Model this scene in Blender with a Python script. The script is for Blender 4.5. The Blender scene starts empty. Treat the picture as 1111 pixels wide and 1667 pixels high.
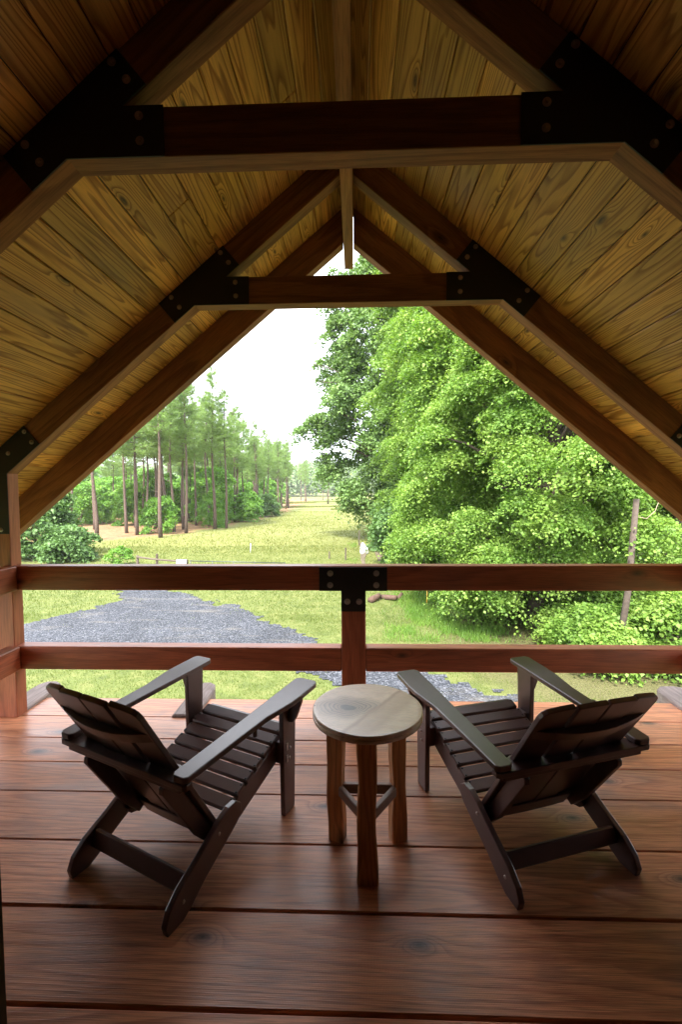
import bpy, math, random
import numpy as np
from mathutils import Vector, Matrix

# ------------------------------------------------------------------ camera, sky, sun, exposure
S = bpy.context.scene
C = S.collection
F_PX, PITCH, YAW, ROLL = 734.35, 0.048176, 0.032665, -0.005952
cam_d = bpy.data.cameras.new('camera'); cam = bpy.data.objects.new('camera', cam_d); C.objects.link(cam); S.camera = cam
cam_d.sensor_fit = 'VERTICAL'; cam_d.sensor_height = 36.0; cam_d.lens = F_PX / 1667 * 36.0
cam_d.clip_start = 0.02; cam_d.clip_end = 3000
fw = Vector((-math.sin(YAW)*math.cos(PITCH), math.cos(YAW)*math.cos(PITCH), -math.sin(PITCH)))
rt = Vector((math.cos(YAW), math.sin(YAW), 0)); up = rt.cross(fw)
r2 = rt*math.cos(ROLL) + up*math.sin(ROLL); u2 = -rt*math.sin(ROLL) + up*math.cos(ROLL)
mw = Matrix((r2, u2, -fw)).transposed().to_4x4(); mw.translation = Vector((0.0432, 0, 1.35008))
cam.matrix_world = mw

SUN_EL, SUN_AZ = math.radians(50), math.radians(196)      # compass style: 0 = +y, 90 = +x ; the sun is behind and to the left
W = bpy.data.worlds.new('World'); S.world = W; W.use_nodes = True
nt = W.node_tree; nt.nodes.clear()
wo = nt.nodes.new('ShaderNodeOutputWorld'); bg = nt.nodes.new('ShaderNodeBackground')
sky = nt.nodes.new('ShaderNodeTexSky'); sky.sky_type = 'NISHITA'; sky.sun_disc = False
sky.sun_elevation = SUN_EL; sky.sun_rotation = SUN_AZ; sky.air_density = 1.0; sky.dust_density = 3.0
tc = nt.nodes.new('ShaderNodeTexCoord'); cn = nt.nodes.new('ShaderNodeTexNoise')
cn.inputs['Scale'].default_value = 2.2; cn.inputs['Detail'].default_value = 5; cn.inputs['Roughness'].default_value = .5
cr = nt.nodes.new('ShaderNodeValToRGB')
cr.color_ramp.elements[0].position = .3; cr.color_ramp.elements[0].color = (6.6, 7.0, 7.9, 1)
cr.color_ramp.elements[1].position = .72; cr.color_ramp.elements[1].color = (8.4, 8.5, 8.8, 1)
mx = nt.nodes.new('ShaderNodeMix'); mx.data_type = 'RGBA'; mx.inputs['Factor'].default_value = .88
nt.links.new(tc.outputs['Generated'], cn.inputs['Vector']); nt.links.new(cn.outputs['Fac'], cr.inputs['Fac'])
nt.links.new(sky.outputs[0], mx.inputs['A']); nt.links.new(cr.outputs[0], mx.inputs['B'])
nt.links.new(mx.outputs['Result'], bg.inputs['Color']); bg.inputs['Strength'].default_value = 0.12
nt.links.new(bg.outputs[0], wo.inputs['Surface'])

sd = bpy.data.lights.new('sun', 'SUN'); sun = bpy.data.objects.new('sun', sd); C.objects.link(sun)
sd.energy = 3.2; sd.angle = math.radians(7); sd.color = (1.0, .95, .86)
sun_dir = Vector((math.sin(SUN_AZ)*math.cos(SUN_EL), math.cos(SUN_AZ)*math.cos(SUN_EL), math.sin(SUN_EL)))
sun.rotation_euler = sun_dir.to_track_quat('Z', 'Y').to_euler()
S.view_settings.view_transform = 'Standard'; S.view_settings.look = 'None'
S.view_settings.exposure = 2.45; S.view_settings.gamma = 1.0
S.cycles.max_bounces = 14; S.cycles.diffuse_bounces = 8; S.cycles.transparent_max_bounces = 8
S.cycles.sample_clamp_indirect = 10

rnd = random.Random(11)
G = -2.85                                                   # ground level; the deck is z = 0

# ------------------------------------------------------------------ node helpers
class NT:
    def __init__(s, name, rough=.6, spec=.5):
        s.m = bpy.data.materials.new(name); s.m.use_nodes = True; s.t = s.m.node_tree
        s.b = s.t.nodes['Principled BSDF']; s.out = s.t.nodes['Material Output']
        s.b.inputs['Roughness'].default_value = rough; s.b.inputs['Specular IOR Level'].default_value = spec
    def n(s, typ, **kw):
        x = s.t.nodes.new('ShaderNode' + typ)
        for k, v in kw.items(): setattr(x, k, v)
        return x
    def put(s, sock, v):
        if isinstance(v, bpy.types.NodeSocket): s.t.links.new(v, sock)
        else: sock.default_value = v
    def math(s, op, a, b=None, c=None, clamp=False):
        x = s.n('Math', operation=op); x.use_clamp = clamp; s.put(x.inputs[0], a)
        if b is not None: s.put(x.inputs[1], b)
        if c is not None: s.put(x.inputs[2], c)
        return x.outputs[0]
    def vmath(s, op, a, b):
        x = s.n('VectorMath', operation=op); s.put(x.inputs[0], a); s.put(x.inputs[1], b); return x.outputs[0]
    def noise(s, vec, scale, detail=2, rough=.5, dist=0.0, out='Fac'):
        x = s.n('TexNoise'); s.put(x.inputs['Vector'], vec); s.put(x.inputs['Scale'], scale)
        x.inputs['Detail'].default_value = detail; x.inputs['Roughness'].default_value = rough; x.inputs['Distortion'].default_value = dist
        return x.outputs[out]
    def ramp(s, fac, stops, interp='LINEAR'):
        x = s.n('ValToRGB'); e = x.color_ramp.elements; x.color_ramp.interpolation = interp
        while len(e) < len(stops): e.new(.5)
        for i, (p, c) in enumerate(stops):
            e[i].position = p; e[i].color = (c[0], c[1], c[2], 1) if not isinstance(c, (int, float)) else (c, c, c, 1)
        s.put(x.inputs[0], fac); return x.outputs[0]
    def mix(s, f, a, b, mode='MIX'):
        x = s.n('Mix', data_type='RGBA', blend_type=mode); s.put(x.inputs['Factor'], f)
        s.put(x.inputs['A'], a if isinstance(a, bpy.types.NodeSocket) else (*a, 1)); s.put(x.inputs['B'], b if isinstance(b, bpy.types.NodeSocket) else (*b, 1))
        return x.outputs['Result']
    def attr(s, name, out='Fac'):
        x = s.n('Attribute', attribute_name=name); return x.outputs[out]
    def bump(s, h, strength=.3, dist=.01, prev=None):
        x = s.n('Bump'); x.inputs['Strength'].default_value = strength; x.inputs['Distance'].default_value = dist
        s.put(x.inputs['Height'], h)
        if prev is not None: s.put(x.inputs['Normal'], prev)
        return x.outputs[0]

def wood(name, light, dark, tint=None, ring=9, su=5.0, sv=.45, contrast=.8, rough=.6, knots=.5, knot_scale=(3.4, 1.5), knotcol=(.03, .015, .008),
         var=.35, fibre=.35, saw=0.0, spec=.4, bumpy=.25, stain=None, stain_amt=.0):
    """Sawn softwood: growth rings are contours of a long stretched noise field, bent round knots. 'gc' = grain coordinates (across, along, thickness)."""
    k = NT(name, rough, spec)
    gc = k.attr('gc', 'Vector'); rv = k.attr('rv')
    field = k.noise(k.vmath('MULTIPLY', gc, (su, sv, su)), 1.0, 1.6, .45)
    wob = k.noise(k.vmath('MULTIPLY', gc, (22, 5, 22)), 1.0, 2, .5)
    field = k.math('ADD', field, k.math('MULTIPLY', wob, .018))
    kd = None
    if knots > 0:
        vo = k.n('TexVoronoi', feature='F1', voronoi_dimensions='2D'); k.put(vo.inputs['Vector'], k.vmath('MULTIPLY', gc, (knot_scale[0], knot_scale[1], 0))); vo.inputs['Scale'].default_value = 1.0
        sp = k.n('SeparateColor'); k.put(sp.inputs[0], vo.outputs['Color']); has = k.math('LESS_THAN', sp.outputs[0], knots)
        d = vo.outputs['Distance']
        wide = k.math('MULTIPLY', has, k.math('POWER', 2.718, k.math('MULTIPLY', k.math('MULTIPLY', d, d), -80.0)))
        field = k.math('ADD', field, k.math('MULTIPLY', wide, .13))
        kr = k.math('ADD', .05, k.math('MULTIPLY', sp.outputs[1], .075))
        kd = k.math('MULTIPLY', has, k.math('SUBTRACT', 1.0, k.math('SMOOTH_MIN', k.math('DIVIDE', d, kr), 1.0, .2)), clamp=True)
    rg = k.math('FRACT', k.math('MULTIPLY', field, float(ring) * 2))
    late = k.ramp(rg, [(0, 0.0), (.45, .12), (.86, 1.0), (.97, .55), (1, 0.0)])
    fib = k.noise(k.vmath('MULTIPLY', gc, (170, 8, 170)), 1.0, 2, .6)
    blot = k.noise(k.vmath('MULTIPLY', gc, (7, 1.3, 7)), 1.0, 3, .55)
    col = k.mix(k.math('MULTIPLY', late, contrast, clamp=True), light, dark)
    col = k.mix(1.0, col, k.ramp(rv, [(0, 1 - var), (1, 1.0)]), 'MULTIPLY')
    if tint: col = k.mix(k.math('MULTIPLY', rv, .55), col, k.mix(1.0, col, tint, 'MULTIPLY'))
    col = k.mix(1.0, col, k.ramp(fib, [(.3, 1 - fibre), (.6, 1.0)]), 'MULTIPLY')
    col = k.mix(1.0, col, k.ramp(blot, [(.3, .68), (.65, 1.0)]), 'MULTIPLY')
    if stain: 
        st = k.noise(k.vmath('MULTIPLY', gc, (5, 2.2, 5)), 1.0, 3, .6)
        col = k.mix(k.ramp(st, [(.56, 0.0), (.74, stain_amt)]), col, stain)
    if kd is not None and stain: col = k.mix(k.math('MULTIPLY', wide, .6), col, stain)
    if kd is not None: col = k.mix(kd, col, knotcol)
    nrm = None
    hgt = k.math('ADD', k.math('MULTIPLY', fib, .6), k.math('MULTIPLY', late, .25))
    if saw > 0:
        wv = k.n('TexWave', wave_type='BANDS', bands_direction='Y'); k.put(wv.inputs['Vector'], gc); wv.inputs['Scale'].default_value = 75; wv.inputs['Distortion'].default_value = 2.5; wv.inputs['Detail'].default_value = 2
        wx = k.n('TexWave', wave_type='BANDS', bands_direction='X'); k.put(wx.inputs['Vector'], gc); wx.inputs['Scale'].default_value = 62; wx.inputs['Distortion'].default_value = 1.2; wx.inputs['Detail'].default_value = 2; wx.inputs['Detail Scale'].default_value = .3
        sw = k.math('ADD', k.math('MULTIPLY', wv.outputs['Fac'], .35), k.math('MULTIPLY', wx.outputs['Fac'], .8))
        col = k.mix(1.0, col, k.ramp(sw, [(.1, 1 - saw), (.8, 1.0)]), 'MULTIPLY')
        hgt = k.math('ADD', hgt, k.math('MULTIPLY', sw, .25))
    k.put(k.b.inputs['Base Color'], col)
    k.put(k.b.inputs['Roughness'], k.ramp(blot, [(.3, rough - .08), (.7, min(1, rough + .12))]))
    k.put(k.b.inputs['Normal'], k.bump(hgt, bumpy, .0025))
    return k.m

def plain(name, col, rough=.5, metal=0, spec=.5, nscale=40, amt=.25, bump=.0, bscale=200):
    k = NT(name, rough, spec); k.b.inputs['Metallic'].default_value = metal
    tcn = k.n('TexCoord').outputs['Object']
    nz = k.noise(tcn, nscale, 3, .55)
    k.put(k.b.inputs['Base Color'], k.mix(nz, tuple(c*(1-amt) for c in col), tuple(min(1, c*(1+amt)) for c in col)))
    if bump: k.put(k.b.inputs['Normal'], k.bump(k.noise(tcn, bscale, 2, .5), bump, .001))
    return k.m

M = {}
M['ceiling'] = wood('pine_ceiling', (.98, .55, .135), (.42, .17, .025), tint=(1.05, .86, .6), ring=12, su=8.5, sv=.42, contrast=.95, knots=.5, knot_scale=(5, 1.5), var=.42, rough=.5, fibre=.2)
M['beam'] = wood('timber_beam', (.43, .185, .065), (.20, .065, .022), ring=6, su=4, sv=.35, contrast=.6, knots=.2, var=.25, rough=.75, saw=.12)
M['rail'] = wood('railing_timber', (.56, .165, .07), (.30, .07, .028), ring=6, su=5, sv=.4, contrast=.55, knots=.25, var=.2, rough=.42, spec=.6, saw=.06)
M['deck'] = wood('deck_planks', (.97, .40, .19), (.60, .19, .085), tint=(.88, .86, .84), ring=13, su=4.2, sv=.24, contrast=.75, knots=.5, knot_scale=(4.0, 1.9), var=.42, fibre=.42, rough=.38, saw=.05, stain=(.09, .07, .085), stain_amt=.5, spec=.6, bumpy=.28)
M['oldwood'] = wood('weathered_wood', (.42, .34, .31), (.26, .2, .18), ring=8, contrast=.6, knots=.1, rough=.8, saw=.1)
M['tleg'] = wood('table_leg_wood', (.85, .42, .18), (.44, .17, .065), ring=6, su=9, sv=.8, contrast=.65, knots=.12, var=.15, rough=.4)
M['tstretch'] = wood('stretcher_wood', (.34, .21, .16), (.2, .11, .08), ring=6, su=9, sv=.8, contrast=.5, knots=0, var=.1, rough=.4)
M['wallwood'] = wood('wall_siding', (.07, .03, .018), (.04, .017, .01), ring=8, contrast=.6, knots=.1, rough=.7)
M['steel'] = plain('black_steel', (.012, .012, .013), .48, .0, .4, 60, .3, .15, 300)
M['bolt'] = plain('bolt_zinc', (.36, .33, .31), .38, .9, .5, 200, .3)
M['bolt_dark'] = plain('bolt_aged', (.34, .25, .20), .5, .6, .5, 200, .3)
M['plastic'] = plain('brown_poly_lumber', (.072, .034, .032), .34, 0, .95, 30, .25, .25, 350)
M['screw'] = plain('screw_dark', (.006, .006, .006), .5, .2, .5)
M['hardware'] = plain('hinge_metal', (.45, .42, .40), .3, .95, .5, 100, .2)
M['roofmetal'] = plain('roof_metal', (.08, .08, .085), .5, .6)
M['fence'] = wood('fence_wood', (.15, .115, .09), (.07, .055, .04), ring=6, contrast=.5, knots=.1, rough=.85)
M['pipe'] = plain('gate_pipe', (.07, .08, .07), .5, .5)
M['white'] = plain('white_paint', (.75, .77, .78), .5)
M['yellow'] = plain('yellow_plastic', (.75, .42, .05), .5)
M['pole'] = plain('pole_wood', (.075, .058, .048), .85, 0, .2, 14, .5, .6, 60)
M['bark'] = plain('bark', (.085, .065, .052), .95, 0, .2, 9, .55, .8, 30)
M['pinebark'] = plain('pine_bark', (.10, .07, .058), .95, 0, .2, 6, .5, .8, 25)
M['logs'] = plain('log_bark', (.085, .052, .04), .9, 0, .2, 12, .6, .8, 30)

def foliage(name, stops, trans=.38, gloss=.25, rough=.5, tcol=(1.15, 1.25, .55), clump=None):
    k = NT(name, rough, gloss)
    lc = k.attr('lc')
    geo = k.n('NewGeometry').outputs['Position']
    big = k.noise(geo, clump or .9, 2, .5)
    f = k.math('ADD', k.math('ADD', .16, k.math('MULTIPLY', lc, .32)), k.math('MULTIPLY', k.math('SUBTRACT', big, .28), .9), clamp=True)
    col = k.ramp(f, stops)
    k.put(k.b.inputs['Base Color'], col)
    tr = k.n('BsdfTranslucent'); k.put(tr.inputs['Color'], k.mix(1.0, col, tcol, 'MULTIPLY'))
    ms = k.n('MixShader'); ms.inputs[0].default_value = trans
    k.t.links.new(k.b.outputs[0], ms.inputs[1]); k.t.links.new(tr.outputs[0], ms.inputs[2]); k.t.links.new(ms.outputs[0], k.out.inputs['Surface'])
    return k.m
M['leaf_near'] = foliage('maple_leaves', [(0, (.05, .11, .022)), (.4, (.13, .24, .042)), (.75, (.23, .34, .07)), (1, (.32, .40, .10))], trans=.42)
M['leaf_mid'] = foliage('sweetgum_leaves', [(0, (.07, .14, .03)), (.5, (.145, .25, .05)), (1, (.26, .36, .085))], trans=.4)
M['leaf_oak'] = foliage('oak_leaves', [(0, (.07, .135, .04)), (.5, (.12, .21, .06)), (1, (.20, .29, .09))], trans=.3)
M['leaf_dark'] = foliage('bush_leaves', [(0, (.055, .11, .035)), (.5, (.095, .18, .055)), (1, (.16, .26, .085))], trans=.3)
M['leaf_bright'] = foliage('sapling_leaves', [(0, (.07, .17, .03)), (.5, (.13, .27, .045)), (1, (.22, .36, .06))], trans=.4)
M['needles'] = foliage('pine_needles', [(0, (.10, .17, .05)), (.5, (.17, .265, .08)), (1, (.26, .36, .12))], trans=.3, clump=.5)
M['far_leaf'] = foliage('far_woodland_leaves', [(0, (.08, .14, .06)), (.5, (.13, .20, .08)), (1, (.19, .26, .10))], trans=.2, clump=.12)
M['grass'] = foliage('grass_blades', [(0, (.06, .088, .022)), (.5, (.105, .14, .034)), (1, (.18, .195, .065))], trans=.35, gloss=.2, clump=.7)
M['meadow'] = foliage('meadow_blades', [(0, (.095, .115, .032)), (.5, (.135, .15, .044)), (1, (.19, .185, .072))], trans=.35, gloss=.1, clump=.3)
M['weed'] = foliage('weed_blades', [(0, (.06, .13, .02)), (.5, (.11, .21, .035)), (1, (.19, .28, .055))], trans=.35, gloss=.2, clump=1.2)

# ------------------------------------------------------------------ mesh builder
class MB:
    def __init__(s): s.v = []; s.f = []; s.gc = []; s.rv = []; s.mi = []; s.sm = []
    def add(s, verts, faces, gc=None, rv=None, mi=0, smooth=False):
        o = len(s.v); rv = rnd.random() if rv is None else rv
        s.v += [tuple(v) for v in verts]; s.gc += [tuple(g) for g in (gc or verts)]; s.rv += [rv]*len(verts)
        s.f += [tuple(i+o for i in f) for f in faces]; s.mi += [mi]*len(faces); s.sm += [smooth]*len(faces)
    def box(s, c, dims, axes=None, long=None, e=.004, mi=0, rv=None):
        """chamfered box; dims full sizes; axes = 3 unit vectors; long = index of the grain axis"""
        a, b, d = [x/2 for x in dims]; e = min(e, a*.45, b*.45, d*.45)
        ax = axes or (Vector((1, 0, 0)), Vector((0, 1, 0)), Vector((0, 0, 1)))
        if long is None: long = max(range(3), key=lambda i: dims[i])
        oth = [i for i in range(3) if i != long]
        if dims[oth[0]] < dims[oth[1]]: oth.reverse()
        ro = Vector((rnd.uniform(0, 60), rnd.uniform(0, 60), rnd.uniform(0, 60)))
        loc = []; idx = {}
        for sx in (-1, 1):
            for sy in (-1, 1):
                for sz in (-1, 1):
                    idx[sx, sy, sz] = len(loc)
                    loc += [(sx*a, sy*(b-e), sz*(d-e)), (sx*(a-e), sy*b, sz*(d-e)), (sx*(a-e), sy*(b-e), sz*d)]
        F = []
        def fc(ids, n):
            p = [Vector(loc[i]) for i in ids]; nn = (p[1]-p[0]).cross(p[2]-p[0])
            F.append(tuple(ids) if nn.dot(n) > 0 else tuple(reversed(ids)))
        for k in range(3):
            o1, o2 = [i for i in range(3) if i != k]
            for sg in (-1, 1):
                ids = []
                for s1, s2 in ((-1, -1), (1, -1), (1, 1), (-1, 1)):
                    t = [0, 0, 0]; t[k] = sg; t[o1] = s1; t[o2] = s2; ids.append(idx[tuple(t)]+k)
                n = Vector((0, 0, 0)); n[k] = sg; fc(ids, n)
            for s1 in (-1, 1):          # edges parallel to axis k
                for s2 in (-1, 1):
                    t0 = [0, 0, 0]; t0[o1] = s1; t0[o2] = s2; t1 = list(t0); t0[k] = -1; t1[k] = 1
                    ids = [idx[tuple(t0)]+o1, idx[tuple(t1)]+o1, idx[tuple(t1)]+o2, idx[tuple(t0)]+o2]
                    n = Vector((0, 0, 0)); n[o1] = s1; n[o2] = s2; fc(ids, n)
        for key, i in idx.items(): fc([i, i+1, i+2], Vector(key))
        V = [Vector(c) + ax[0]*p[0] + ax[1]*p[1] + ax[2]*p[2] for p in loc]
        g = [(p[oth[0]]+ro[0], p[long]+ro[1], p[oth[1]]+ro[2]) for p in loc]
        s.add(V, F, g, rv, mi)
    def prism(s, pts, t, o, ex, ey, ez, grain='x', e=0, mi=0, rv=None):
        """outline pts (x, y) in the frame (ex, ey), extruded from 0 to t along ez; optional chamfer e"""
        ex, ey, ez = Vector(ex), Vector(ey), Vector(ez); o = Vector(o)
        area = sum(pts[i][0]*pts[(i+1) % len(pts)][1]-pts[(i+1) % len(pts)][0]*pts[i][1] for i in range(len(pts)))
        if area < 0: pts = list(reversed(pts))
        flip = ex.cross(ey).dot(ez) < 0
        n = len(pts); ro = (rnd.uniform(0, 60), rnd.uniform(0, 60), rnd.uniform(0, 60))
        rings = [(0, 0), (t, 0)]
        if e: rings = [(0, e), (e, 0), (t-e, 0), (t, e)]
        def inset(i, q):
            if not q: return pts[i]
            p0, p1, p2 = Vector(pts[i-1]), Vector(pts[i]), Vector(pts[(i+1) % n])
            d1 = (p1-p0).normalized(); d2 = (p2-p1).normalized(); n1 = Vector((-d1.y, d1.x)); n2 = Vector((-d2.y, d2.x))
            m = n1+n2
            if m.length < 1e-4: return tuple(p1)
            m.normalize(); k = q/max(.4, m.dot(n1)); return tuple(p1+m*k)
        loc = [(*inset(i, q), z) for z, q in rings for i in range(n)]
        F = [tuple(reversed(range(n))), tuple(range((len(rings)-1)*n, len(rings)*n))]
        for r in range(len(rings)-1):
            for i in range(n):
                j = (i+1) % n; F.append((r*n+i, r*n+j, (r+1)*n+j, (r+1)*n+i))
        if flip: F = [tuple(reversed(f)) for f in F]
        V = [o + ex*p[0] + ey*p[1] + ez*p[2] for p in loc]
        g = [(p[1]+ro[0], p[0]+ro[1], p[2]+ro[2]) if grain == 'x' else (p[0]+ro[0], p[1]+ro[1], p[2]+ro[2]) for p in loc]
        s.add(V, F, g, rv, mi)
    def tube(s, path, radii, n=8, cap=True, mi=0, smooth=True, rv=None):
        path = [Vector(p) for p in path]; V = []; g = []; F = []; L = 0
        ro = rnd.uniform(0, 60)
        ref = Vector((0, 0, 1))
        prev = None
        for i, p in enumerate(path):
            d = (path[min(i+1, len(path)-1)] - path[max(i-1, 0)]).normalized()
            if prev is None:
                a = d.orthogonal().normalized()
            else:
                a = (prev - d*prev.dot(d)); a = a.normalized() if a.length > 1e-5 else d.orthogonal().normalized()
            prev = a; b = d.cross(a)
            if i: L += (p-path[i-1]).length
            for k in range(n):
                t = 2*math.pi*k/n; V.append(p + (a*math.cos(t)+b*math.sin(t))*radii[i]); g.append((radii[i]*math.cos(t)+ro, L+ro, radii[i]*math.sin(t)))
        for i in range(len(path)-1):
            for k in range(n): F.append((i*n+k, i*n+(k+1) % n, (i+1)*n+(k+1) % n, (i+1)*n+k))
        if cap: F += [tuple(reversed(range(n))), tuple(range((len(path)-1)*n, len(path)*n))]
        s.add(V, F, g, rv, mi, smooth)
    def build(s, name, mat, parent=None, bevel=0, seg=2, origin=None):
        me = bpy.data.meshes.new(name)
        base = Vector(parent_world(parent)) if (parent is not None and origin is None) else Vector(origin or (0, 0, 0))
        me.from_pydata([tuple(Vector(v)-base) for v in s.v], [], s.f)
        a = me.attributes.new('gc', 'FLOAT_VECTOR', 'POINT'); a.data.foreach_set('vector', np.array(s.gc, dtype=np.float32).ravel())
        a = me.attributes.new('rv', 'FLOAT', 'POINT'); a.data.foreach_set('value', np.array(s.rv, dtype=np.float32))
        for m in (mat if isinstance(mat, (list, tuple)) else [mat]): me.materials.append(M[m] if isinstance(m, str) else m)
        me.polygons.foreach_set('material_index', s.mi); me.polygons.foreach_set('use_smooth', s.sm)
        o = bpy.data.objects.new(name, me); C.objects.link(o)
        if parent is not None: o.parent = parent; WORLD[o.name] = tuple(base)
        elif origin is not None: o.location = base
        if bevel:
            b = o.modifiers.new('bevel', 'BEVEL'); b.width = bevel; b.segments = seg; b.limit_method = 'ANGLE'; b.angle_limit = math.radians(35); b.harden_normals = False
        return o

WORLD = {}
def parent_world(p):
    return WORLD.get(p.name, (0, 0, 0)) if p is not None else (0, 0, 0)
def empty(name, loc, label, cat, group=None, local=False):
    """local=True: parts are modelled about the empty's own origin"""
    o = bpy.data.objects.new(name, None); C.objects.link(o); o.location = loc; o.empty_display_size = .1
    WORLD[o.name] = (0, 0, 0) if local else tuple(loc)
    return tag(o, label, cat, group)
def tag(o, label=None, cat=None, group=None, kind=None):
    if label: o['label'] = label
    if cat: o['category'] = cat
    if group: o['group'] = group
    if kind: o['kind'] = kind
    return o
def children(o): return [c for c in bpy.data.objects if c.parent is o]
def copy_tree(o, label=None):
    kids = {}
    def rec(x, par):
        c = x.copy(); C.objects.link(c)
        if par is not None: c.parent = par
        for ch in KIDS.get(x.name, []): rec(ch, c)
        return c
    for x in C.objects:
        if x.parent is not None: kids.setdefault(x.parent.name, []).append(x)
    KIDS = kids
    r = rec(o, None)
    if label: r['label'] = label
    return r
V3 = Vector
X, Y, Z = V3((1, 0, 0)), V3((0, 1, 0)), V3((0, 0, 1))

# ------------------------------------------------------------------ porch geometry (fitted)
BY, CY, AY = 2.5777, 1.4489, 3.17          # near faces of railing truss, inner truss, end rafters
T = .0845                                   # timber thickness
m_, ZR = .8346, 3.1216                      # slope, rafter soffit apex
ZC, ZCT = 2.4009, 2.5525                    # collar tie
cs = 1/math.sqrt(1+m_*m_); sn = m_*cs
DEPTH = .14
EAVE = 2.80
WALLY0, WALLY1 = .35, .50

def rafter_pts(side, zr, depth, x0=.036, x1=EAVE):
    """outline in (x, z): soffit edge and top edge; plumb cut at the ridge"""
    dz = depth/cs
    return [(side*x0, zr-m_*x0), (side*x1, zr-m_*x1), (side*x1, zr-m_*x1+dz), (side*x0, zr-m_*x0+dz)]

def rafter(y, t, side, zr, depth, parent, x1=EAVE):
    b = MB(); pts = rafter_pts(side, zr, depth, x1=x1)
    d = V3((side*cs, 0, -sn)); nrm = V3((side*sn, 0, cs))
    o = V3((side*.036, y, zr-m_*.036))
    loc = [((V3((p[0], y, p[1]))-o).dot(d), (V3((p[0], y, p[1]))-o).dot(nrm)) for p in pts]
    b.prism(loc, t, o, d, nrm, Y, 'x', e=.003)
    return b.build('rafter', 'beam', parent)

def bolt(parent, x, y, z, n=-1, r=.013, mat='bolt', ax='y'):
    b = MB(); d = V3((0, n, 0)) if ax == 'y' else V3((n, 0, 0))
    c = V3((x, y, z))
    b.tube([c, c+d*.002, c+d*.0025], [r, r, r*.9], 16)
    b.tube([c+d*.0025, c+d*.008, c+d*.0095], [r*.62, r*.6, r*.45], 6, smooth=False)
    return b.build('bolt', mat, parent)

def gusset(parent, y, side, boltmat):
    d = V3((side*cs, 0, -sn)); nr = V3((side*sn, 0, cs))
    xc = (ZR-ZC)/m_; xt = (ZR-ZCT)/m_
    e = .003
    low = V3((side*.978, 0, ZR-m_*.978-e)); hi = V3((side*.605, 0, ZR-m_*.605))
    P = [low, low+nr*(DEPTH+e), hi+nr*DEPTH, hi, V3((side*xt, 0, ZCT)), V3((side*.552, 0, ZCT)), V3((side*.552, 0, ZC-e)), V3((side*xc, 0, ZC-e))]
    b = MB(); b.prism([(p.x, p.z) for p in P], .005, (0, y-.0055, 0), X, Z, Y, 'x', e=.001)
    g = b.build('gusset_plate', 'steel', parent)
    for (x, z) in ((.628, 2.520), (.627, 2.445), (.710, 2.684), (.665, 2.630), (.995, 2.444), (.950, 2.389)):
        o = bolt(g, side*x, y-.0055, z, r=.0135, mat=boltmat); o.parent = g
    return g

def truss(y, label, boltmat, collar=True):
    e = empty('roof_truss', (0, y, 0), label, 'roof truss', 'timber roof trusses')
    for s in (-1, 1): rafter(y, T, s, ZR, DEPTH, e)
    b = MB(); xb = (ZR-ZC)/m_; xt = (ZR-ZCT)/m_
    b.prism([(-xb, ZC), (xb, ZC), (xt, ZCT), (-xt, ZCT)], T-.004, (0, y+.002, 0), X, Z, Y, 'x', e=.003)
    b.build('collar_tie', 'beam', e)
    for s in (-1, 1): gusset(e, y, s, boltmat)
    return e
truss(CY, 'large dark timber truss overhead with steel plates, the one nearer the doorway', 'bolt_dark')
truss(BY, 'smaller looking timber truss with collar tie standing in line with the front railing', 'bolt_dark')
e = empty('barge_rafters', (0, AY, 0), 'outermost pair of plain rafters framing the view at the open gable end', 'rafters')
for s in (-1, 1): rafter(AY, T, s, ZR-.052, .18, e)
# ridge beam under the apex, running out past the gable
e = MB(); e.box((0, (WALLY1+3.50)/2, 3.02+.145), (.0663, 3.50-WALLY1, .29), long=1, e=.003)
tag(e.build('ridge_beam', 'beam', origin=(0, WALLY1, 3.02)), 'long timber ridge beam hanging under the peak and poking out past the gable', 'beam')

# ceiling boards (tongue and groove) and the roof above
zc0 = ZR + DEPTH/cs
roof = empty('porch_roof', (0, WALLY1, zc0), 'steep gable roof over the porch with a pine board ceiling', 'roof')
b = MB(); BW = .132; TH = .018
for side in (-1, 1):
    d = V3((side*cs, 0, -sn)); nr = V3((side*sn, 0, cs)); n = int((EAVE/cs)/BW)+1
    for i in range(n):
        cut = [WALLY1-.02, AY+T+.03]
        if rnd.random() < .2: cut.insert(1, rnd.choice([CY+.05, BY+.03, rnd.uniform(1.7, 2.4)]))
        for a, c in zip(cut[:-1], cut[1:]):
            ctr = V3((0, 0, zc0)) + d*((i+.5)*BW+.012) + nr*(TH/2)
            b.box((ctr.x, (a+c)/2, ctr.z), (BW-.004, c-a-.0015, TH), (d, Y, nr), long=1, e=.0055)
b.build('ceiling_boards', 'ceiling', roof)
b = MB()
for side in (-1, 1):
    d = V3((side*cs, 0, -sn)); nr = V3((side*sn, 0, cs)); L = EAVE/cs+.05
    ctr = V3((0, 0, zc0)) + d*(L/2) + nr*(TH+.05)
    b.box((ctr.x, (WALLY0-3.2+AY+T+.05)/2, ctr.z), (L, AY+T+.05-WALLY0+3.2, .09), (d, Y, nr), long=1)
b.tube([(0, WALLY0-3.2, zc0+.13), (0, AY+T+.05, zc0+.13)], [.05, .05], 8)
b.build('roof_covering', 'roofmetal', roof)

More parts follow.
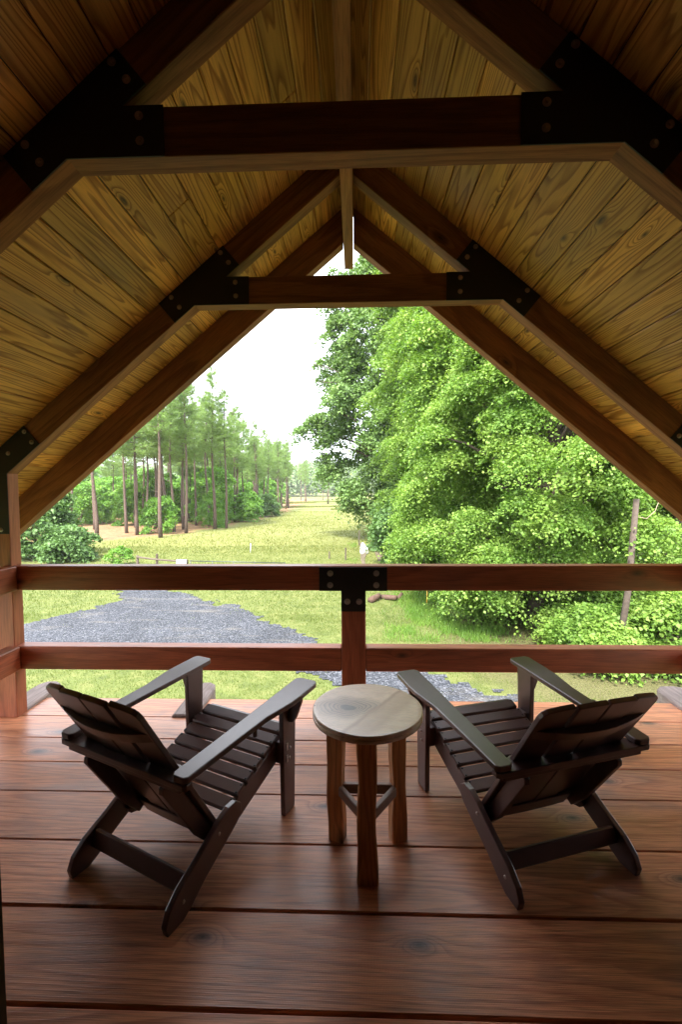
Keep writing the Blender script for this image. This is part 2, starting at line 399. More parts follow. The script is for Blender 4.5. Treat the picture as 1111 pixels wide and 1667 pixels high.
# deck planks
edges = [-3.0, -2.2, -1.6, -1.1, -.6, -.1, .38, .76, 1.098, 1.380, 1.655, 1.935, 2.153, 2.370, 2.606, 2.845]
b = MB()
for i in range(len(edges)-1):
    a, c = edges[i], edges[i+1]; gap = .011 if i == 8 else (.007 if i in (7, 9) else .0045)
    tilt = rnd.uniform(-.0006, .0006)
    b.box((0, (a+c)/2, -.02+tilt), (4.6, c-a-gap, .04), long=0, e=.003, rv=rnd.random())
tag(b.build('deck_floor', 'deck'), kind='structure')
b = MB()
for x in (-2.1, -1.4, -.7, 0, .7, 1.4, 2.1): b.box((x, 1.1, -.15), (.05, 3.4, .21), long=1)
b.box((0, 2.79, -.16), (4.5, .05, .23), long=0)
tag(b.build('deck_joists', 'beam'), kind='structure')
for (x, w, pts, lab) in ((-2.08, .17, None, 'weathered timber end poking out beyond the deck edge at the left corner post'),
                    (-.985, .15, None, 'rounded weathered timber end beyond the deck edge behind the left chair'),
                    (2.14, .24, None, 'wide pale timber end beyond the deck edge behind the right chair')):
    b = MB(); L = .19
    b.prism([(-w/2, -.25), (w/2, -.25), (w/2, L-.09), (w*.38, L-.03), (w*.12, L), (-w*.25, L-.005), (-w*.45, L-.05), (-w/2, L-.12)], .09, (x, 2.85, -.094), X, Y, Z, 'y', e=.006)
    o = b.build('beam_end', 'oldwood', origin=(x, 2.85, -.05)); tag(o, lab, 'beam end', 'timber ends beyond the deck edge')
    for v in o.data.vertices:
        if v.co.z > 0: v.co.z += .022 + max(0, v.co.y)*.04

# posts
XP = 1.992; PW = .14
def post(side, y, label, h):
    b = MB(); x = side*(XP+PW/2); zt = ZR-m_*XP
    b.prism([(-PW/2, 0), (PW/2, 0), (PW/2, zt+(0 if side < 0 else -m_*PW)+(0)), (-PW/2, zt+(-m_*PW if side < 0 else 0))], T, (x, y, .0), X, Z, Y, 'y', e=.003)
    # the head follows the rafter soffit: inner face is taller
    o = b.build('porch_post', 'rail', origin=(x, y, 0)); return tag(o, label, 'post', 'porch posts under the trusses')
def post_full(side, y, label):
    zt_in = ZR-m_*XP; zt_out = ZR-m_*(XP+PW)
    b = MB(); x0 = side*XP; x1 = side*(XP+PW)
    b.prism([(x0, 0), (x1, 0), (x1, zt_out), (x0, zt_in)], T, (0, y, 0), X, Z, Y, 'y', e=.003)
    root = empty('porch_post', (side*(XP+PW/2), y, 0), label, 'post', 'porch posts under the trusses')
    b.build('post_shaft', 'rail', root)
    d = V3((side*cs, 0, -sn)); nr = V3((side*sn, 0, cs))
    hi = V3((side*1.79, 0, ZR-m_*1.79)); e_ = .0
    P = [V3((x0, 0, zt_in)), hi, hi+nr*DEPTH, V3((x1+side*.1, 0, ZR-m_*(XP+PW+.1)))+nr*DEPTH, V3((x1, 0, ZR-m_*(XP+PW))), V3((x1, 0, 1.105)), V3((x0, 0, 1.105))]
    b = MB(); b.prism([(p.x, p.z) for p in P], .005, (0, y-.0055, 0), X, Z, Y, 'x', e=.001)
    g = b.build('gusset_plate', 'steel', root)
    for (x, z) in ((1.878, 1.70), (1.836, 1.639), (1.978, 1.576), (2.04, 1.13), (2.09, 1.13)): bolt(g, side*x, y-.0055, z, r=.013, mat='bolt')
    return root
post_full(-1, BY, 'reddish corner post at the left end of the front railing')
post_full(1, BY, 'corner post at the right end of the front railing')
post_full(-1, CY, 'side post on the left under the nearer truss')
post_full(1, CY, 'side post on the right under the nearer truss')

# railings
rail = empty('front_railing', (0, BY, 0), 'reddish timber railing of two rails and a middle post across the front of the deck', 'railing')
def hbox(name, x0, x1, y0, y1, z0, z1, parent, mat='rail', long=0, e=.005):
    b = MB(); b.box(((x0+x1)/2, (y0+y1)/2, (z0+z1)/2), (x1-x0, y1-y0, z1-z0), long=long, e=e); return b.build(name, mat, parent)
PC, PCW = .028, .141
hbox('top_rail', -XP, XP, BY, BY+T, .7709, .914, rail)
hbox('bottom_rail', -XP, PC-PCW/2-.001, BY, BY+T, .2946, .4336, rail)
hbox('bottom_rail', PC+PCW/2+.001, XP, BY, BY+T, .2946, .4336, rail)
hbox('middle_post', PC-PCW/2, PC+PCW/2, BY-.001, BY+T, 0, .7705, rail, long=2)
b = MB(); b.prism([(-.169, .909), (-.169, .7709), (PC-PCW/2, .7709), (PC-PCW/2, .651), (PC+PCW/2, .651), (PC+PCW/2, .7709), (.222, .7709), (.222, .909)], .005, (0, BY-.0075, 0), X, Z, Y, 'x', e=.001)
tp = b.build('tee_bracket', 'steel', rail)
for (x, z) in ((-.105, .873), (-.106, .805), (.160, .873), (.160, .805), (-.007, .709), (.061, .709)): bolt(tp, x, BY-.0075, z, r=.0175)
for s, lab in ((-1, 'two rail side railing running back along the left edge of the deck'), (1, 'side railing along the right edge of the deck')):
    sr = empty('side_railing', (s*2.0, BY, 0), lab, 'railing', 'side railings of the deck')
    x0, x1 = (-2.04, -1.955) if s < 0 else (1.955, 2.04)
    hbox('top_rail', x0, x1, CY+T+.001, BY-.002, .7709, .914, sr, long=1); hbox('bottom_rail', x0, x1, CY+T+.001, BY-.002, .2946, .4336, sr, long=1)

# house wall with the doorway the photo is taken from, and the room behind
hw = empty('house_wall', (0, WALLY1, 0), 'dark timber house wall with the open doorway on to the porch', 'wall')
def gable(x0, x1, z0, b):
    zt = lambda x: zc0 - m_*abs(x) - .01
    pts = [(x0, z0), (x1, z0), (x1, zt(x1))]
    if x0 < 0 < x1: pts.append((0, zt(0)))
    pts.append((x0, zt(x0)))
    b.prism(pts, WALLY1-WALLY0, (0, WALLY0, 0), X, Z, Y, 'x')
b = MB(); gable(-2.3, -.38, 0.001, b); gable(.60, 2.3, 0.001, b); gable(-.379, .599, 2.06, b)
b.build('wall_panel', 'wallwood', hw)
b = MB(); b.box((-2.25, -1.4, 1.2), (.08, 3.48, 2.4), long=1); b.box((2.25, -1.4, 1.2), (.08, 3.48, 2.4), long=1); b.box((0, -3.05, 1.6), (4.4, .08, 3.2), long=0); b.box((0, -1.4, 2.44), (4.6, 3.48, .06), long=1)
b.build('room_shell', 'wallwood', hw)
b = MB()
for s in (-1, 1): b.box((s*2.06, (WALLY1+CY)/2, .95), (.1, CY-WALLY1-.004, 1.0*1.9), long=1)
b.build('side_wall', 'wallwood', hw)
# lower storey under the deck so the porch stands on something
b = MB(); b.box((0, -.6, G/2-.14), (4.3, 4.2, -G-.3), long=0); lw = b.build('lower_storey', 'wallwood', hw)

# ------------------------------------------------------------------ adirondack chair (local: +y faces forward)
def make_chair(label):
    R = empty('adirondack_chair', (0, 0, 0), label, 'chair', 'dark brown folding chairs on the deck', local=True)
    def plate(name, pts, x0, x1, bev=.0035):
        b = MB(); b.prism([(p[0], p[1]) for p in pts], x1-x0, (x0, 0, 0), Y, Z, X, 'x'); return b.build(name, 'plastic', R, bevel=bev)
    zt = lambda y: .338 + (y-.033)*.346
    for s in (-1, 1):
        def sx(a, c): return (a, c) if s > 0 else (-c, -a)
        x0, x1 = sx(.203, .226)
        plate('seat_rail', [(.033, zt(.033)-.02), (-.37, zt(-.37)-.02), (-.425, zt(-.42)-.035), (-.448, .125), (-.435, .098), (-.40, .088), (.033, zt(.033)-.112)], x0, x1)
        x0, x1 = sx(.2268, .2495)
        plate('rear_leg', [(-.335, .222), (-.375, .222), (-.42, .205), (-.52, .150), (-.61, .108), (-.655, .07), (-.672, .03), (-.664, .0), (-.60, .0), (-.565, .016), (-.50, .058), (-.33, .140), (-.305, .165), (-.305, .20)], x0, x1)
        x0, x1 = sx(.2595, .282)
        plate('front_leg', [(-.063, 0), (.015, 0), (.022, .20), (.032, .497), (-.070, .493)], x0, x1)
        # bracket between seat rail and leg, corbel under the arm
        b = MB(); b.box((s*.243, -.02, .25), (.0325, .06, .09), e=.003); b.build('leg_spacer', 'plastic', R)
        b = MB(); b.prism([(.283, .494), (.345, .494), (.345, .475), (.318, .405), (.305, .385), (.283, .380)], .022, (0, -.03, 0), V3((s, 0, 0)), Z, Y, 'y'); b.build('arm_bracket', 'plastic', R, bevel=.003)
        # arm
        ey = V3((0, 1, .03/.735)).normalized(); ez = X.cross(ey)
        pts = [(.252, .075), (.267, .093), (.347, .093), (.361, .077), (.360, -.05), (.355, -.12), (.342, -.19), (.330, -.25), (.322, -.42), (.314, -.63), (.302, -.642), (.262, -.642), (.250, -.63), (.252, -.42), (.253, -.25), (.252, -.13), (.252, -.03)]
        b = MB(); b.prism([(s*p[0], p[1]-.093) for p in pts], .021, V3((0, .093, .522))-ez*.021, X, ey, ez, 'y'); b.build('armrest', 'plastic', R, bevel=.004)
        # upright carrying the arm shelf
        dback = V3((0, -.53, .848)); nb = V3((0, -.848, -.53))
        x0, x1 = sx(.178, .2005)
        pts = []
        o0 = V3((0, -.372, .105)); 
        for (a, q) in ((.02, .004), (.405, .004), (.40, .05), (.385, .060), (.12, .058), (.02, .040)):
            v = o0 + dback*a + nb*q; pts.append((v.y, v.z))
        plate('back_upright', pts, x0, x1)
        for (yy, zz, xx) in ((-.60, .062, .2495), (-.02, .27, .282), (-.025, .23, .282), (-.43, .165, .2495)):
            b = MB(); c = V3((s*xx, yy, zz)); b.tube([c, c+V3((s*.003, 0, 0)), c+V3((s*.0045, 0, 0))], [.0065, .006, .003], 10); b.build('bolt', 'hardware', R)
    # hinge latch on one front leg
    for z in (.285, .235):
        b = MB(); b.box((.2845, -.045, z), (.004, .012, .03), e=.001); b.build('latch', 'hardware', R)
    # slats
    d = V3((0, -1, -.346)).normalized(); nz = V3((0, -.346, 1)).normalized()
    for i in range(7):
        b = MB(); c = V3((0, .030, zt(.030))) + d*(.028+i*.0605) - nz*.010
        w = .229 if i else .226
        b.box(c, (2*w, .0500, .02), (X, -d, nz), long=0, e=.004)
        for sx_ in (-1, 1):
            for q in (-.016, .016):
                p = c + X*sx_*(w-.012) + d*q + nz*.0101
                b.tube([p, p+nz*.0006], [.0042, .0042], 8, mi=1)
        b.build('seat_slat', ['plastic', 'screw'], R)
    b = MB(); b.box((0, .0445, .275), (.45, .022, .10), long=0, e=.004); b.build('front_apron', 'plastic', R)
    # back slats: four, slightly dished, arched top
    o0 = V3((0, -.351, .110)); nf = V3((0, .855, .5186))
    L0 = ((-.721+.351)**2+(.72-.110)**2)**.5
    ws = [(-.226, -.1165), (-.1105, -.003), (.003, .1105), (.1165, .226)]
    for (a, c) in ws:
        top = [(x, L0 - .004 + .030*max(0, 1-(x/.226)**2)**.8 if abs(x) < .2225 else L0-.004) for x in [a+(c-a)*k/6 for k in range(7)]]
        if a < -.2: top = [(a, L0-.026), (a+.006, L0-.009)] + [t for t in top if t[0] > a+.012]
        if c > .2: top = [t for t in top if t[0] < c-.012] + [(c-.006, L0-.009), (c, L0-.026)]
        pts = [(a*.96, 0)] + top + [(c*.96, 0)]
        mid = (a+c)/2; tilt = -mid*.25
        ex = V3((math.cos(tilt), 0, 0)) + nf*(-math.sin(tilt))
        off = nf*(.30*mid*mid*1.2)
        # keep outline x measured from slat centre
        pts = [(p[0]-mid, p[1]) for p in pts]
        b = MB(); b.prism(pts, .018, o0+X*mid+off-nf*.018, ex.normalized(), V3((0, -.5186, .855)), ex.normalized().cross(V3((0, -.5186, .855))), 'y'); b.build('back_slat', 'plastic', R, bevel=.003)
    dback = V3((0, -.5186, .855)); nb = -nf
    def crossbar(name, a0, a1, half, bulge, th, off0):
        b = MB(); N = 12; pts = []
        for k in range(N+1):
            x = -half+2*half*k/N; pts.append((x, off0+th+bulge*(1-(x/half)**2)))
        pts += [(half, off0-.018+.02), (-half, off0-.018+.02)]
        b.prism(pts, a1-a0, o0+dback*a0, X, nb, dback, 'x'); return b.build(name, 'plastic', R, bevel=.004)
    crossbar('back_crossbar', .580, .622, .215, .034, .006, .018)
    crossbar('back_crossbar', .0, .085, .176, .004, .02, .018)
    # shelf under the rear of the arms
    ey = V3((0, 1, .0408)).normalized(); ez = X.cross(ey)
    b = MB(); c0 = V3((0, -.60, .4928-.021))-ez*.0215
    b.prism([(-.312, -.01), (-.215, .035), (.215, .035), (.312, -.01), (.312, -.035), (.30, -.042), (-.30, -.042), (-.312, -.035)], .02, c0, X, ey, ez, 'x'); b.build('arm_shelf', 'plastic', R, bevel=.003)
    b = MB(); b.box(c0+V3((0, -.022, -.0115)), (.56, .020, .022), long=0, e=.004); b.build('shelf_rail', 'plastic', R)
    b = MB(); b.box((0, -.575, .092), (.4525, .022, .055), (X, V3((0, .9, -.436)), V3((0, .436, .9))), long=0, e=.004); b.build('rear_stretcher', 'plastic', R)
    return R
chL = make_chair('dark brown slatted lounge chair with wide arms left of the round table')
chL.location = (-.478, 1.969, 0); chL.rotation_euler = (0, 0, -.435); chL.scale = (.971, .971, 1.014)
chR = copy_tree(chL, 'dark brown slatted lounge chair with wide arms right of the round table')
chR.location = (.599, 2.107, 0); chR.rotation_euler = (0, 0, .299); chR.scale = (1.0, 1.0, .955)
# cup holder rings fixed under an arm of each chair: parts
def cup_ring(R, x, y, z):
    b = MB(); N = 24; rr = .034
    b.tube([(x+rr*math.cos(2*math.pi*k/N), y+rr*math.sin(2*math.pi*k/N), z) for k in range(N+1)], [.006]*(N+1), 8, cap=False)
    b.tube([(x, y+.01, z-.055), (x, y+.01, z+.02)], [.009, .011], 8)
    o = b.build('cup_holder', 'plastic', R); return o
WORLD[chR.name] = (0, 0, 0)
cup_ring(chL, .228, -.20, .44); cup_ring(chR, .345, -.36, .470)

# ------------------------------------------------------------------ round table
TX, TY = .083, 1.645
tb = empty('side_table', (TX, TY, 0), 'small round live edge wood table standing between the two chairs', 'table')
k = NT('table_top_wood', .3, .8)
tcn = k.n('TexCoord').outputs['Object']
sp = k.n('SeparateXYZ'); k.put(sp.inputs[0], tcn)
wv = k.noise(tcn, 9.0, 3, .55, out='Color'); wv = k.vmath('SCALE', k.vmath('SUBTRACT', wv, (.5, .5, .5)), (0, 0, 0))
wn = k.n('VectorMath', operation='SCALE'); nz_ = k.noise(tcn, 7.0, 3, .55, out='Color'); k.put(wn.inputs[0], k.vmath('SUBTRACT', nz_, (.5, .5, .5))); wn.inputs['Scale'].default_value = .085
pw = k.vmath('ADD', tcn, wn.outputs[0])
kv = k.vmath('MULTIPLY', k.vmath('SUBTRACT', pw, (-.072, -.005, 0)), (1.0, 1.45, 0.0))
ln = k.n('VectorMath', operation='LENGTH'); k.put(ln.inputs[0], kv); d = ln.outputs['Value']
rings = k.math('FRACT', k.math('MULTIPLY', k.math('POWER', d, .72), 46.0))
near = k.ramp(d, [(.03, 1.0), (.08, .85), (.14, 0.0)])
base = k.mix(k.noise(k.vmath('MULTIPLY', pw, (6, 26, 6)), 1.0, 4, .6), (.97, .83, .68), (.70, .46, .30))
fine = k.noise(k.vmath('MULTIPLY', k.vmath('ADD', pw, (.0, .0, 0)), (30, 160, 30)), 1.0, 2, .6)
base = k.mix(1.0, base, k.ramp(fine, [(.3, .82), (.6, 1.0)]), 'MULTIPLY')
base = k.mix(k.ramp(d, [(.04, .55), (.15, 0.0)]), base, (.36, .2, .13))
col = k.mix(k.math('MULTIPLY', near, k.ramp(rings, [(0, .3), (.5, .5), (.9, 1.0), (1, .3)])), base, (.09, .045, .035))
col = k.mix(k.ramp(d, [(.024, 1.0), (.036, 0.0)]), col, (.045, .025, .024))
# a darker band crossing the right of the slab
bd = k.math('ADD', k.math('MULTIPLY', sp.outputs[0], .82), k.math('MULTIPLY', sp.outputs[1], -.57))
bd = k.math('ADD', bd, k.math('MULTIPLY', k.noise(tcn, 8, 3, .6), .03))
col = k.mix(k.ramp(bd, [(.035, 0.0), (.048, .85), (.06, .35), (.12, .5), (.15, .1)]), col, (.42, .24, .16))
vo = k.n('TexVoronoi'); k.put(vo.inputs['Vector'], k.vmath('MULTIPLY', tcn, (1, 1.3, 0))); vo.inputs['Scale'].default_value = 9
col = k.mix(k.ramp(vo.outputs['Distance'], [(.03, .9), (.06, 0.0)]), col, (.14, .07, .05))
k.put(k.b.inputs['Base Color'], col); k.put(k.b.inputs['Normal'], k.bump(fine, .15, .001)); M['ttop'] = k.m
b = MB(); prof = [(0, .545), (.190, .545), (.2005, .5435), (.2035, .540), (.204, .534), (.2005, .531), (.2005, .5295), (.2045, .5275), (.2055, .522), (.2045, .5165), (.198, .513), (0, .513)]
N = 96; Vs = []; Fs = []
rr = [1+.006*math.sin(3*2*math.pi*i/N+1)+.004*math.sin(7*2*math.pi*i/N) for i in range(N)]
for (r, z) in prof[1:-1]:
    for i in range(N): a = 2*math.pi*i/N; Vs.append((r*rr[i]*math.cos(a), r*rr[i]*math.sin(a), z-.545))
K = len(prof)-2
for q in range(K-1):
    for i in range(N): j = (i+1) % N; Fs.append((q*N+i, (q+1)*N+i, (q+1)*N+j, q*N+j))
Fs += [tuple(range(N)), tuple(reversed(range((K-1)*N, K*N)))]
b.add([(v[0], v[1], v[2]) for v in Vs], Fs)
o = b.build('tabletop', 'ttop', None); o.parent = tb; o.location = (0, 0, .545)
def live_leg(x, y, ang, w, dpt, seed):
    r_ = random.Random(seed); b = MB(); N = 14; Vs = []; g = []; Fs = []
    ca, sa = math.cos(ang), math.sin(ang)
    lean = r_.uniform(-.008, .008)
    for i in range(N+1):
        z = .513*i/N; t = i/N
        wl = w/2*(1+.10*math.sin(t*5+seed)+.07*math.sin(t*13+seed*2)); wr = w/2*(1+.12*math.sin(t*4+seed*3)+.06*math.sin(t*11))
        h = dpt/2
        for (px, py) in ((-wl, -h*.8), (-wl*.82, -h), (wr*.82, -h), (wr, -h*.8), (wr*.96, h), (-wl*.96, h)):
            X_ = px+lean*(t-.5); Vs.append((x+X_*ca-py*sa, y+X_*sa+py*ca, z)); g.append((X_+seed*3, z+seed, py))
    for i in range(N):
        for k_ in range(6): j = (k_+1) % 6; Fs.append((i*6+k_, i*6+j, (i+1)*6+j, (i+1)*6+k_))
    Fs += [tuple(reversed(range(6))), tuple(range(N*6, N*6+6))]
    b.add(Vs, Fs, g, .6); return b.build('leg', 'tleg', tb, bevel=.004)
live_leg(.078, 1.502, .02, .070, .048, 1); live_leg(-.035, 1.690, -.35, .064, .048, 5); live_leg(.200, 1.692, .35, .060, .048, 9)
A = [V3((.078, 1.512, .205)), V3((-.030, 1.686, .205)), V3((.196, 1.686, .205))]
for i, j in ((0, 1), (0, 2), (1, 2)):
    d = (A[j]-A[i]).normalized(); b = MB(); b.box((A[i]+A[j])/2, ((A[j]-A[i]).length-.03, .02, .038), (d, Z.cross(d), Z), long=0, e=.003); b.build('stretcher', 'tstretch', tb)

# ------------------------------------------------------------------ outdoors
def np_mesh(name, V, F, mat, attrs=None, smooth=False, parent=None, loc=None):
    """V (n,3), F (m,k) numpy arrays"""
    me = bpy.data.meshes.new(name); n, mf, kk = len(V), len(F), F.shape[1]
    me.vertices.add(n); me.vertices.foreach_set('co', V.astype(np.float32).ravel())
    me.loops.add(mf*kk); me.loops.foreach_set('vertex_index', F.astype(np.int32).ravel())
    me.polygons.add(mf); me.polygons.foreach_set('loop_start', np.arange(0, mf*kk, kk, dtype=np.int32)); me.polygons.foreach_set('loop_total', np.full(mf, kk, dtype=np.int32))
    if smooth: me.polygons.foreach_set('use_smooth', np.ones(mf, dtype=bool))
    for k_, v in (attrs or {}).items():
        a = me.attributes.new(k_, 'FLOAT', 'POINT'); a.data.foreach_set('value', v.astype(np.float32))
    me.update(calc_edges=True)
    if mat is not None: me.materials.append(mat)
    o = bpy.data.objects.new(name, me); C.objects.link(o)
    if parent is not None: o.parent = parent
    if loc is not None: o.location = loc
    return o

def vnoise(x, y, s, seed=0):
    """smooth value noise on arrays"""
    r = np.random.RandomState(seed).rand(256, 256)
    u, v = x/s, y/s; i, j = np.floor(u).astype(int), np.floor(v).astype(int); fu, fv = u-i, v-j
    fu, fv = fu*fu*(3-2*fu), fv*fv*(3-2*fv)
    g = lambda a, b: r[a % 256, b % 256]
    return (g(i, j)*(1-fu)+g(i+1, j)*fu)*(1-fv)+(g(i, j+1)*(1-fu)+g(i+1, j+1)*fu)*fv

# ground sheet
def axis(lo, hi, step, far, grow=1.35):
    a = list(np.arange(lo, hi+1e-6, step)); s = step
    while a[-1] < far: s *= grow; a.append(a[-1]+s)
    s = step
    while a[0] > -far: s *= grow; a.insert(0, a[0]-s)
    return np.array(a)
gx, gy = axis(-40, 30, .5, 1500), axis(-8, 100, .5, 1500)
GX, GY = np.meshgrid(gx, gy); dist = np.hypot(GX, GY)
far_fade = np.clip((dist-45)/60, 0, 1)
def ground_z(x, y):
    d_ = np.hypot(x, y); f_ = np.clip((d_-35)/70, 0, 1)
    return G + f_*(vnoise(x, y, 34, 3)-.5)*.9 + np.clip((d_-25)/30, 0, 1)*(vnoise(x, y, 9, 4)-.5)*.12
GZ = ground_z(GX, GY)
GZ = GZ + np.clip((GY-300)/400, 0, 1)*6*np.clip(1-np.abs(GX)/900, 0, 1)
ny, nx = GX.shape
idx = np.arange(nx*ny).reshape(ny, nx)
Fq = np.stack([idx[:-1, :-1], idx[:-1, 1:], idx[1:, 1:], idx[1:, :-1]], -1).reshape(-1, 4)
def wood_edge(y):      # x of the pine wood's edge as a function of distance
    return np.interp(y, [20, 36, 44, 50, 60, 75, 95, 140, 200], [-30, -22.0, -17.6, -14.6, -15.2, -14.6, -14.0, -16, -18])
straw = np.clip((wood_edge(GY)+.6-GX + (vnoise(GX, GY, 2.5, 8)-.5)*3)/1.5, 0, 1)*np.clip((GY-36)/3, 0, 1)*np.clip((230-GY)/30, 0, 1)
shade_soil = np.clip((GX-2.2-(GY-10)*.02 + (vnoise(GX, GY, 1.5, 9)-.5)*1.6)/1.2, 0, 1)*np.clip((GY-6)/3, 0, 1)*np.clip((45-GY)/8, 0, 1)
k = NT('ground_grass', .95, .15)
pos = k.n('NewGeometry').outputs['Position']
n1 = k.noise(pos, .35, 4, .6); n2 = k.noise(pos, 2.6, 4, .65); n3 = k.noise(pos, 26, 3, .7)
n4 = k.noise(k.vmath('MULTIPLY', pos, (.035, .11, 1)), 1.0, 3, .6)
near_c = k.ramp(k.math('ADD', k.math('MULTIPLY', n2, .6), k.math('MULTIPLY', n3, .4)), [(.3, (.055, .07, .025)), (.47, (.095, .12, .034)), (.62, (.145, .155, .055)), (.75, (.20, .185, .095))])
far_c = k.ramp(k.math('ADD', k.math('MULTIPLY', n4, .55), k.math('ADD', k.math('MULTIPLY', n2, .2), k.math('MULTIPLY', n1, .25))), [(.34, (.105, .122, .036)), (.47, (.135, .15, .044)), (.58, (.165, .172, .056)), (.68, (.205, .196, .08))])
sy = k.n('SeparateXYZ'); k.put(sy.inputs[0], pos)
gcol = k.mix(k.math('MULTIPLY', k.math('SUBTRACT', sy.outputs[1], 16.0), .06, clamp=True), near_c, far_c)
strawc = k.ramp(k.math('ADD', k.math('MULTIPLY', n2, .5), k.math('MULTIPLY', n3, .5)), [(.35, (.12, .07, .035)), (.5, (.22, .13, .07)), (.66, (.33, .22, .12))])
gcol = k.mix(k.attr('straw'), gcol, strawc)
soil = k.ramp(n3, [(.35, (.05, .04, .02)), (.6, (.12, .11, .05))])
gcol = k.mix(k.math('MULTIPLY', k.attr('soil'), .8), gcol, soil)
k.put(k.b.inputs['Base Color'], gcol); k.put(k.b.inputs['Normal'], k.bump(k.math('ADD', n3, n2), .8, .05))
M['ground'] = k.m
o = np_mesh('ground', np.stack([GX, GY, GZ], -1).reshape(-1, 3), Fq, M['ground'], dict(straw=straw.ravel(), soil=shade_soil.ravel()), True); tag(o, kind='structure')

# gravel drive
def inpoly(x, y, poly):
    ins = np.zeros(x.shape, bool); n = len(poly)
    for i in range(n):
        x0, y0 = poly[i]; x1, y1 = poly[(i+1) % n]
        if y0 == y1: continue
        c = ((y0 > y) != (y1 > y)) & (x < (x1-x0)*(y-y0)/(y1-y0)+x0); ins ^= c
    return ins
def edist(x, y, poly):
    dd = np.full(x.shape, 1e9); n = len(poly)
    for i in range(n):
        x0, y0 = poly[i]; x1, y1 = poly[(i+1) % n]; L = (x1-x0)**2+(y1-y0)**2
        t = np.clip(((x-x0)*(x1-x0)+(y-y0)*(y1-y0))/L, 0, 1); dd = np.minimum(dd, np.hypot(x-x0-t*(x1-x0), y-y0-t*(y1-y0)))
    return dd
DR = [(-16, 13.2), (-10.6, 13.9), (-9.9, 14.8), (-9.5, 16.2), (-9.2, 16.9), (-10.1, 18.6), (-11.0, 21.5), (-9.3, 22.0), (-7.6, 18.6), (-5.9, 17.2), (-3.4, 15.07), (-2.05, 13.7), (-.74, 12.4), (.64, 10.97), (1.73, 10.24), (2.68, 9.4), (4.2, 8.2), (6.5, 7.0), (6.5, 4.6), (3, 5.8), (.51, 8.4), (-.67, 9.9), (-2.66, 10.6), (-5.06, 10.9), (-8.7, 11.2), (-16, 11.3)]
PATCH = []
def gravel_amt(x, y):
    d_ = edist(x, y, DR); d_ = np.where(inpoly(x, y, DR), d_, -d_)
    d_ = d_ + (vnoise(x, y, .9, 21)-.5)*.5 + (vnoise(x, y, .3, 22)-.5)*.5 + (vnoise(x, y, .12, 24)-.5)*.4
    for (px, py, pr) in PATCH: d_ = np.minimum(d_, (np.hypot((x-px)*.65, y-py)-pr)*1.5 + (vnoise(x, y, .4, 23)-.5)*.8)
    return d_
ax_, ay_ = np.arange(-16, 7, .08), np.arange(4.5, 23, .08); DX, DY = np.meshgrid(ax_, ay_); gd = gravel_amt(DX, DY)
idx = np.arange(DX.size).reshape(DX.shape); q = np.stack([idx[:-1, :-1], idx[:-1, 1:], idx[1:, 1:], idx[1:, :-1]], -1).reshape(-1, 4)
q = q[(gd.ravel()[q].min(1) > 0)]
used, inv = np.unique(q, return_inverse=True); q = inv.reshape(-1, 4)
DV = np.stack([DX.ravel(), DY.ravel(), np.full(DX.size, G+.012)], -1)[used]
DV[:, 2] += (vnoise(DV[:, 0], DV[:, 1], .25, 5))*.02
k = NT('gravel', .85, .25); pos = k.n('NewGeometry').outputs['Position']
vo = k.n('TexVoronoi'); k.put(vo.inputs['Vector'], pos); vo.inputs['Scale'].default_value = 26
sp = k.n('SeparateColor'); k.put(sp.inputs[0], vo.outputs['Color'])
gcl = k.ramp(sp.outputs[0], [(0, (.020, .022, .029)), (.35, (.036, .040, .050)), (.7, (.056, .061, .076)), (1, (.12, .125, .145))])
gcl = k.mix(1.0, gcl, k.ramp(k.noise(pos, .9, 4, .6), [(.3, .75), (.7, 1.1)]), 'MULTIPLY')
gcl = k.mix(k.ramp(k.noise(k.vmath('MULTIPLY', pos, (.5, 1.6, 1)), 1.0, 4, .65), [(.55, 0.0), (.7, .45)]), gcl, (.16, .145, .125))
k.put(k.b.inputs['Base Color'], gcl); k.put(k.b.inputs['Normal'], k.bump(k.math('SUBTRACT', 1.0, vo.outputs['Distance']), 1.0, .03)); M['gravel'] = k.m
tag(np_mesh('driveway', DV, q, M['gravel'], None, True), kind='structure')

R_ = np.random.RandomState(5)
def blades(n, xs, ys, hgt, wid, dens=None, lean=.5):
    r = R_; x = r.uniform(*xs, n); y = r.uniform(*ys, n)
    if dens is not None:
        kk = dens(x, y) > r.rand(n); x, y = x[kk], y[kk]
    n = len(x); a = r.rand(n)*2*np.pi; h = hgt*(.5+r.rand(n)); w = wid*(.6+.8*r.rand(n)); z = ground_z(x, y)
    ln_ = lean*h*r.rand(n); b_ = r.rand(n)*2*np.pi
    V = np.empty((n, 3, 3)); V[:, 0] = np.stack([x-np.cos(a)*w, y-np.sin(a)*w, z-.01], -1); V[:, 1] = np.stack([x+np.cos(a)*w, y+np.sin(a)*w, z-.01], -1)
    V[:, 2] = np.stack([x+np.cos(b_)*ln_, y+np.sin(b_)*ln_, z+h], -1)
    return V.reshape(-1, 3), np.arange(n*3).reshape(-1, 3), np.repeat(r.rand(n), 3)
